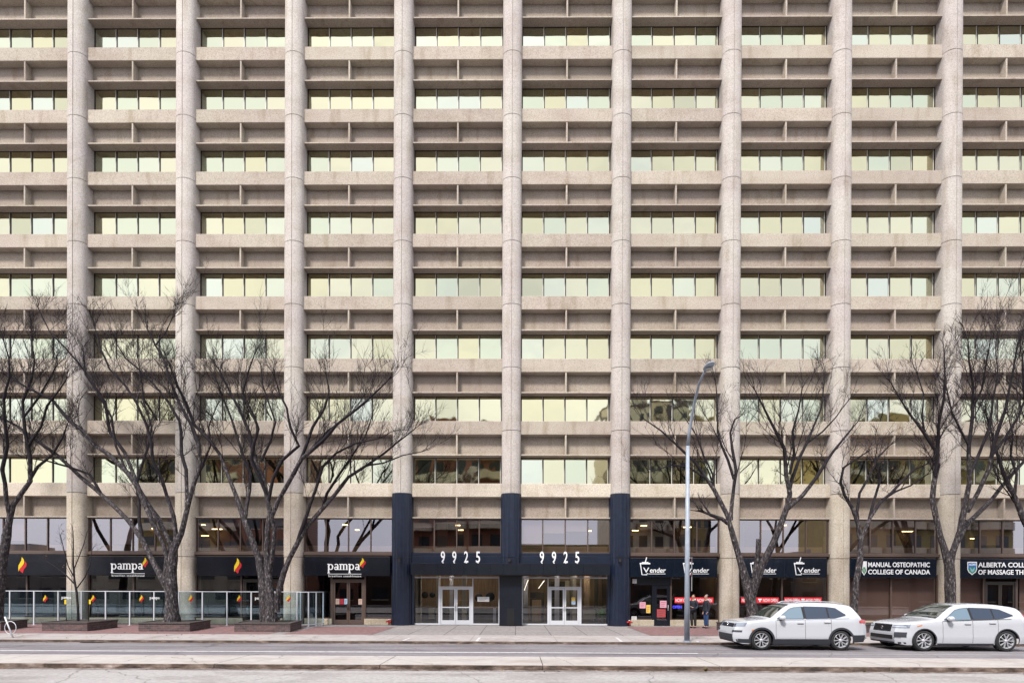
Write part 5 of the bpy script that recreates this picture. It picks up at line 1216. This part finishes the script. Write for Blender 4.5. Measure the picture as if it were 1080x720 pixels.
def front_a(P, fp, fx_, root, MB, sp, Wf):
    g = MB(); fp(g, -.50, .50, lambda y: .80, lambda y: .93, cardark, .008); 
    for i in range(3): fp(g, -.47, .47, lambda y: .815+.04*i, lambda y: .825+.04*i, chrome, .016, 10, 1)
    P(g, 'grille', recalc=False)
    em = MB(); em.lathe([(.050, 0), (.062, -.004), (.062, -.014), (.050, -.014)], 'y', (0, 0, 0), chrome, 20); e = P(em, 'emblem'); e.rotation_euler = (0, 0, R(-90)); e.location = (fx_(0, .87)-.02, 0, .87)
    v = MB(); stroke(v, [(-.03, .045), (-.012, -.035), (0, .0), (.012, -.035), (.03, .045)], .010, -.012, chrome); v_ = P(v, 'emblem_mark', par=e)
    for s in (-1, 1):
        h = MB(); ya, yb = (.52, .865); lo = lambda y: .815+.03*max(0, (abs(y)-.52)/.34); hi = lambda y: .935+.045*max(0, (abs(y)-.52)/.34)
        fp(h, s*ya, s*yb, lo, hi, lampg, .010, 16)
        h2 = MB(); fp(h2, s*.58, s*.66, lambda y: .85, lambda y: .91, chrome, .014, 4, 2); P(h, 'headlight', recalc=False); P(h2, 'lamp_reflector', recalc=False)
        f_ = MB(); fp(f_, s*.56, s*.84, lambda y: .63, lambda y: .70, cardark, .008, 10, 2); P(f_, 'fog_light', recalc=False)
        am = MB(); sp(am, .62-.06+.0, .62+.02, lambda x: .66, lambda x: .73, amber, .010, s, 2, 2); P(am, 'side_reflector', recalc=False)
    lo_ = MB(); fp(lo_, -.62, .62, lambda y: .385, lambda y: .55, cardark, .008); fp(lo_, -.86, .86, lambda y: .27, lambda y: .38, cardark, .007); P(lo_, 'lower_grille', recalc=False)
    pl = MB(); pl.box(fx_(0, .5)-.03, fx_(0, .5)-.018, -.26, .26, .66, .78, M['white']); 
def front_b(P, fp, fx_, root, MB, sp, Wf):
    g = MB(); fp(g, -.46, .46, lambda y: .66, lambda y: .92, chrome, .006); fp(g, -.44, .44, lambda y: .675, lambda y: .905, M['blackp'], .010)
    for i in range(11): y = -.40+i*.08; fp(g, y-.006, y+.006, lambda y: .68, lambda y: .90, cardark, .016, 1, 2)
    P(g, 'grille', recalc=False)
    em = MB(); em.lathe([(.045, 0), (.06, -.004), (.06, -.014), (.045, -.014)], 'y', (0, 0, 0), chrome, 20); em.box(-.012, .012, -.012, -.004, -.04, .04, chrome); e = P(em, 'emblem'); e.rotation_euler = (0, 0, R(-90)); e.location = (fx_(0, .79)-.02, 0, .79)
    for s in (-1, 1):
        h = MB(); lo = lambda y: .80+.01*max(0, (abs(y)-.5)/.34); hi = lambda y: .885+.05*max(0, (abs(y)-.5)/.34)
        fp(h, s*.49, s*.90, lo, hi, lampg, .010, 18); fp(h, s*.50, s*.86, lambda y: .84, lambda y: .862, M['white'], .016, 10, 1); P(h, 'headlight', recalc=False)
        am = MB(); sp(am, .60, .78, lambda x: .86+(x-.6)*.25, lambda x: .885+(x-.6)*.30, amber, .010, s, 3, 1); P(am, 'side_reflector', recalc=False)
        f_ = MB(); fp(f_, s*.66, s*.88, lambda y: .48, lambda y: .66, cardark, .010, 10, 3); fp(f_, s*.64, s*.80, lambda y: .455, lambda y: .475, chrome, .012, 8, 1); P(f_, 'air_intake', recalc=False)
    lo_ = MB(); fp(lo_, -.58, .58, lambda y: .40, lambda y: .54, M['blackp'], .010); fp(lo_, -.85, .85, lambda y: .25, lambda y: .31, cardark, .008); P(lo_, 'lower_grille', recalc=False)
CARN = -29.6+18.75
specA = dict(pillars=(('p', 2.38, 2.52, 1.12, 1.535), ('p', 3.24, 3.34, 1.14, 1.525)), L=4.70, W=1.84, FO=.92, WB=2.79, RW=.355, arch=.045, W0=.74, lean=.45, clad=True, chrome=(1.45, 4.0), rails=True, spokes=5, split=True,
    label='white SUV with dark lower cladding and roof rails parked behind the other',
    belt=[(0, .98), (1.2, 1.06), (4.7, 1.16)],
    top=[(0, .84), (.03, .90), (.12, .955), (.4, 1.005), (.8, 1.05), (1.18, 1.095), (1.30, 1.15), (1.6, 1.36), (1.95, 1.57), (2.2, 1.635), (2.8, 1.67), (3.4, 1.655), (3.9, 1.61), (4.15, 1.56), (4.22, 1.50), (4.42, 1.24), (4.54, 1.06), (4.64, .98), (4.70, .90)],
    bot=[(0, .30), (.25, .22), (1.4, .24), (3.3, .24), (4.45, .30), (4.70, .42)],
    glass=[('w', 1.50, 2.40, [(1.5, 1.11), (2.4, 1.125)], [(1.5, 1.12), (1.98, 1.46), (2.15, 1.505), (2.4, 1.53)], cg_light), ('w', 2.50, 3.26, [(2.5, 1.125), (3.26, 1.145)], [(2.5, 1.535), (3.26, 1.52)], cg_dark),
           ('w', 3.32, 3.88, [(3.32, 1.145), (3.5, 1.15), (3.88, 1.24)], [(3.32, 1.515), (3.6, 1.48), (3.88, 1.27)], cg_dark)],
    ws=(1.27, 2.02), rs=(4.24, 4.45), gaps=(1.42, 2.45, 3.36), handles=(2.27, 3.22), mirror=1.62,
    tail=(4.36, ([(4.36, .98), (4.7, .93)], [(4.36, 1.06), (4.5, 1.10), (4.7, 1.08)])), front=front_a)
specA['label'] = 'white SUV with dark lower cladding, the left one of the two parked cars'
carA = make_car(802, CARN, specA)
specB = dict(pillars=(('p', 2.48, 2.60, 1.11, 1.515), ('p', 3.26, 3.35, 1.14, 1.495)), L=4.71, W=1.90, FO=.86, WB=2.865, RW=.37, arch=.035, W0=.70, lean=.30, clad=False, chrome=(1.5, 3.9), rails=False, spokes=5, split=True,
    label='white SUV with black upright grille and slim headlights at the right edge',
    belt=[(0, .98), (1.2, 1.05), (4.7, 1.17)],
    top=[(0, .85), (.03, .91), (.12, .95), (.4, 1.0), (.8, 1.045), (1.25, 1.10), (1.38, 1.15), (1.7, 1.36), (2.05, 1.56), (2.3, 1.62), (2.8, 1.65), (3.4, 1.63), (3.9, 1.575), (4.2, 1.51), (4.30, 1.44), (4.5, 1.18), (4.6, 1.06), (4.66, .98), (4.71, .9)],
    bot=[(0, .26), (.25, .21), (1.4, .24), (3.3, .24), (4.45, .28), (4.71, .40)],
    glass=[('w', 1.60, 2.50, [(1.6, 1.10), (2.5, 1.115)], [(1.6, 1.11), (2.05, 1.43), (2.25, 1.485), (2.5, 1.515)], cg_light), ('w', 2.58, 3.28, [(2.58, 1.12), (3.28, 1.14)], [(2.58, 1.515), (3.28, 1.495)], cg_dark),
           ('w', 3.33, 3.97, [(3.33, 1.145), (3.6, 1.165), (3.97, 1.255)], [(3.33, 1.49), (3.6, 1.455), (3.97, 1.275)], cg_dark)],
    ws=(1.35, 2.12), rs=(4.32, 4.52), gaps=(1.50, 2.54, 3.42), handles=(2.36, 3.22), mirror=1.72,
    tail=(4.34, ([(4.34, 1.34), (4.5, .95), (4.71, .90)], [(4.34, 1.36), (4.5, 1.16), (4.71, 1.05)])), front=front_b)
carB = make_car(972.6, CARN-.12, specB)

# ------------------------------------------------------------------ people
def skin_mesh(nodes, edges, mat, name, parent, sub=2):
    me = bpy.data.meshes.new('s'); me.from_pydata([n_[0] for n_ in nodes], edges, []); ob = bpy.data.objects.new('s', me); col.objects.link(ob)
    ob.modifiers.new('skin', 'SKIN'); sv = me.skin_vertices[0].data
    for i, n_ in enumerate(nodes): sv[i].radius = n_[1] if isinstance(n_[1], tuple) else (n_[1], n_[1])
    sv[0].use_root = True; s = ob.modifiers.new('sub', 'SUBSURF'); s.levels = sub; s.render_levels = sub
    dg = bpy.context.evaluated_depsgraph_get(); m2 = bpy.data.meshes.new_from_object(ob.evaluated_get(dg)); bpy.data.objects.remove(ob)
    m2.materials.clear(); m2.materials.append(mat)
    for p_ in m2.polygons: p_.use_smooth = True; p_.material_index = 0
    o = bpy.data.objects.new(name, m2); col.objects.link(o); o.parent = parent; return o
skin_m = plain('skin', (.50, .27, .19), .55)
def person(loc, face, label, jacket, trousers, hair, armL, armR, stance=.10, h=1.0):
    """faces local -Y; face = heading in degrees"""
    r0 = empty('person', loc, label=label, cat='person', group='people standing by the shop'); r0.rotation_euler = (0, 0, R(face)); r0.scale = (h, h, h)
    def arm(s, pts): return [(s*.19, 0, 1.42)]+pts
    # body: pelvis root
    nodes = [((0, 0, .95), (.13, .095)), ((0, 0, 1.12), (.125, .09)), ((0, -.01, 1.30), (.15, .10)), ((0, 0, 1.43), (.10, .07)), ((0, 0, 1.50), (.052, .052)), ((0, -.01, 1.56), (.062, .07)), ((0, -.015, 1.64), (.076, .092)), ((0, -.01, 1.71), (.062, .078)), ((0, -.008, 1.745), (.03, .04))]
    edges = [(i, i+1) for i in range(8)]
    for s, am in ((-1, armR), (1, armL)):
        i0 = len(nodes); nodes.append(((s*.18, 0, 1.40), (.055, .055))); edges.append((3, i0))
        for q, rr_ in zip(am, (.043, .036, .027)): nodes.append((q, (rr_, rr_))); edges.append((len(nodes)-2, len(nodes)-1))
        hb = len(nodes)-1; q = Vector(am[-1]); e = (q-Vector(am[-2])).normalized()
        for k in range(5):
            off = Vector((0, -.018+.012*k, 0)) if k < 4 else Vector((0, -.03, .0)); ln = (.075, .085, .08, .065, .045)[k]
            a = q+e*.05+off; b = a+e*ln+Vector((-s*.012, -.012 if k == 4 else 0, 0))
            nodes.append((tuple(a), (.011, .011))); edges.append((hb, len(nodes)-1)); nodes.append((tuple(b), (.008, .008))); edges.append((len(nodes)-2, len(nodes)-1))
        j = len(nodes); nodes += [((s*.095, 0, .86), (.085, .09)), ((s*stance, -.01, .50), (.058, .062)), ((s*stance, .02, .10), (.04, .042)), ((s*(stance+.01), -.05, .045), (.04, .035)), ((s*(stance+.02), -.15, .032), (.038, .026))]
        edges += [(0, j), (j, j+1), (j+1, j+2), (j+2, j+3), (j+3, j+4)]
    skin_mesh(nodes, edges, skin_m, 'body', r0)
    # jacket
    nodes = [((0, 0, .82), (.185, .145)), ((0, 0, .95), (.175, .14)), ((0, 0, 1.10), (.16, .122)), ((0, -.01, 1.30), (.18, .125)), ((0, 0, 1.43), (.13, .09)), ((0, 0, 1.485), (.068, .068))]; edges = [(0, 1), (1, 2), (2, 3), (3, 4), (4, 5)]
    for s, am in ((-1, armR), (1, armL)):
        i0 = len(nodes); nodes.append(((s*.185, 0, 1.39), (.075, .075))); edges.append((4, i0))
        q2 = Vector(am[1]).lerp(Vector(am[2]), .85)
        for q, rr_ in zip((am[0], am[1], tuple(q2)), (.062, .056, .046)): nodes.append((q, (rr_, rr_))); edges.append((len(nodes)-2, len(nodes)-1))
    skin_mesh(nodes, edges, jacket, 'jacket', r0)
    nodes = [((0, 0, .97), (.145, .11))]; edges = []
    for s in (-1, 1): j = len(nodes); nodes += [((s*.092, 0, .82), (.098, .105)), ((s*stance, -.01, .50), (.078, .082)), ((s*stance, .02, .09), (.062, .066))]; edges += [(0, j), (j, j+1), (j+1, j+2)]
    skin_mesh(nodes, edges, trousers, 'trousers', r0)
    for s in (-1, 1): skin_mesh([((s*(stance+.005), .04, .05), (.045, .045)), ((s*(stance+.01), -.06, .045), (.05, .042)), ((s*(stance+.02), -.17, .035), (.044, .030))], [(0, 1), (1, 2)], M['blackp'], 'shoe', r0)
    skin_mesh([((0, .04, 1.66), (.082, .072)), ((0, .02, 1.725), (.078, .075)), ((0, -.01, 1.765), (.05, .04))], [(0, 1), (1, 2)], hair, 'hair', r0)
    f = MB()
    for s in (-1, 1):
        f.lathe([(0, -.008), (.012, -.004), (.014, .004)], 'y', (s*.032, -.098, 1.655), M['letter'], 8); f.lathe([(0, -.006), (.006, -.002)], 'y', (s*.032, -.104, 1.655), M['blackp'], 8); f.box(s*.032-.018, s*.032+.018, -.104, -.095, 1.676, 1.681, hair)
    f.box(-.022, .022, -.104, -.095, 1.594, 1.60, plain('lips', (.35, .1, .09), .5)); f.build('eyes_and_mouth', r0)
    n_ = skin_mesh([((0, -.09, 1.65), (.010, .010)), ((0, -.118, 1.622), (.014, .012))], [(0, 1)], skin_m, 'nose', r0, 1)
    for s in (-1, 1): skin_mesh([((s*.078, 0, 1.665), (.008, .016)), ((s*.086, .005, 1.63), (.007, .012))], [(0, 1)], skin_m, 'ear', r0, 1)
    return r0
PY = -1.5
dk = noisy('dark_navy_jacket', [(.3, (.012, .016, .028)), (.7, (.022, .028, .045))], 30, 3, rough=.8); blk = plain('black_trousers', (.012, .012, .014), .8); jean = noisy('blue_jeans', [(.3, (.02, .05, .14)), (.7, (.035, .08, .20))], 30, 3, rough=.8)
grey = plain('grey_hair', (.28, .26, .25), .8); brn = plain('brown_hair', (.10, .05, .03), .8)
q = at(731.3, 662, PY); person((q.x, PY, gz(PY)), -50, 'person in dark jacket and black trousers partly hidden by the lamp post', dk, blk, brn, [(.25, .02, 1.14), (.22, -.14, 1.02), (.10, -.26, 1.10)], [(-.25, .02, 1.14), (-.20, -.14, 1.04), (-.06, -.26, 1.12)])
q = at(744.8, 662.4, PY-.1); person((q.x, PY-.1, gz(PY-.1)), -80, 'person in dark coat and blue jeans facing left, right of the lamp post', plain('black_coat', (.014, .018, .03), .8), jean, grey, [(.25, .03, 1.14), (.24, .0, .92), (.22, -.04, .84)], [(-.25, .03, 1.14), (-.24, .0, .92), (-.22, -.04, .84)], stance=.11)

m = MB(); rr = random.Random(99)
for i in range(520):
    k = rr.random()
    if k < .35: x, y = rr.uniform(-30, 30), KY-rr.uniform(.01, .25)
    elif k < .6: x, y = rr.uniform(-30, 30), MED0-rr.uniform(.02, .3)
    else: x, y = rr.choice((-23, -18, -15, 10, 16, 21))+rr.gauss(0, 2.5), rr.uniform(-8.5, -4.9)
    z = gz(y)+.012; a = rr.uniform(0, 6.3); w_ = rr.uniform(.02, .05); u = Vector((math.cos(a), math.sin(a), rr.uniform(-.1, .3)))*w_; v = Vector((-math.sin(a), math.cos(a), rr.uniform(-.1, .4)))*w_*.7
    c_ = Vector((x, y, z)); m.add([c_-u, c_-v, c_+u, c_+v], [(0, 1, 2, 3)], M['leaf'] if rr.random() < .6 else M['soil'])
tag(m.build('dead_leaves', recalc=False), 'dead leaves and grit scattered along the kerbs and sidewalk', 'leaves', kind='stuff')
# ------------------------------------------------------------------ the opposite side of the street (seen mirrored in the glass)
brickr = brick_mat('red_brick_wall', (.30, .10, .05), (.24, .08, .045), (.25, .2, .17), 1, .5, .2, .02, rot=(R(90), 0, 0)); ochre = concrete('ochre_stucco', (.40, .33, .15)); greyw = concrete('grey_stucco', (.30, .28, .27)); creamw = concrete('cream_stucco', (.62, .58, .46)); darkb = concrete('dark_brown_brick', (.09, .06, .05)); winm = plain('opposite_window_glass', (.03, .04, .05), .1)
def block(x0, x1, y, h, mat, lab, floors, nwin, balc=False, band=None, roofbits=True):
    o = empty('building', ((x0+x1)/2, y, 0), label=lab, cat='building', group='buildings on the opposite side of the street'); w_ = x1-x0
    m = MB(); m.box(-w_/2, w_/2, -12, 0, 0, h, mat); m.box(-w_/2-.1, w_/2+.1, -12.1, .1, h, h+.5, band or mat); m.build('wall', o)
    m = MB(); fh_ = h/floors; cw = w_/nwin
    for i in range(floors):
        for j in range(nwin):
            a = -w_/2+cw*(j+.22); c = -w_/2+cw*(j+.78); z = fh_*i+fh_*.28; m.box(a, c, .002, .05, z, z+fh_*.48, winm); m.box(a-.1, c+.1, .0, .12, z-.12, z-.001, creamw)
    m.build('windows', o)
    if balc:
        m = MB()
        for i in range(1, floors):
            for j in range(0, nwin, 2):
                xc = -w_/2+cw*(j+1); n_ = 12; ring = [(xc+cw*.95*math.cos(math.pi*k/n_), .1+1.5*math.sin(math.pi*k/n_)) for k in range(n_+1)]; m.hprism(ring, fh_*i-.1, fh_*i+.95, creamw)
        m.build('balconies', o)
    if roofbits: m = MB(); m.box(-w_*.2, w_*.05, -6, -3, h+.5, h+2.6, mat); m.build('penthouse', o)
    return o
OY = -34
block(-78, -58, OY-6, 5.5, greyw, 'low grey shop block opposite, far left', 2, 7)
block(-57, -34, OY-4, 5, creamw, 'low cream shop block opposite', 2, 6)
block(-56, -44.5, OY-14, 25, ochre, 'tall ochre block opposite the left trees', 7, 3, balc=True)
block(-44, -33, OY-14, 23, brickr, 'tall red brick block opposite the left trees', 7, 3)
block(-33, -19, OY, 5.4, brickr, 'low red brick shop opposite', 2, 5, roofbits=False)
block(-18, -1.5, OY-14, 25.5, brickr, 'wide red brick block opposite the left entrance', 7, 6, balc=True, band=ochre)
block(-18, -1.5, OY, 6, darkb, 'low dark shop opposite the entrance', 2, 5, roofbits=False)
block(0, 13, OY-4, 7.5, ochre, 'low ochre shop opposite the right entrance', 2, 4, roofbits=False)
block(13.4, 26, OY-14, 29, creamw, 'tall cream block with rounded balconies opposite', 8, 6, balc=True, band=darkb)
block(26.2, 28.5, OY-14, 27, ochre, 'narrow ochre block opposite', 8, 2)
block(14, 33, OY, 5.5, darkb, 'low dark brick shop opposite the Vender sign', 2, 6, roofbits=False)
block(34, 46, OY-6, 5, greyw, 'low grey block opposite', 2, 4)
block(47, 72, OY-14, 26, ochre, 'broad ochre block with balconies opposite the right trees', 7, 8, balc=True, band=darkb)
block(47, 80, OY, 6, darkb, 'low dark shop row opposite the right trees', 2, 9, roofbits=False)
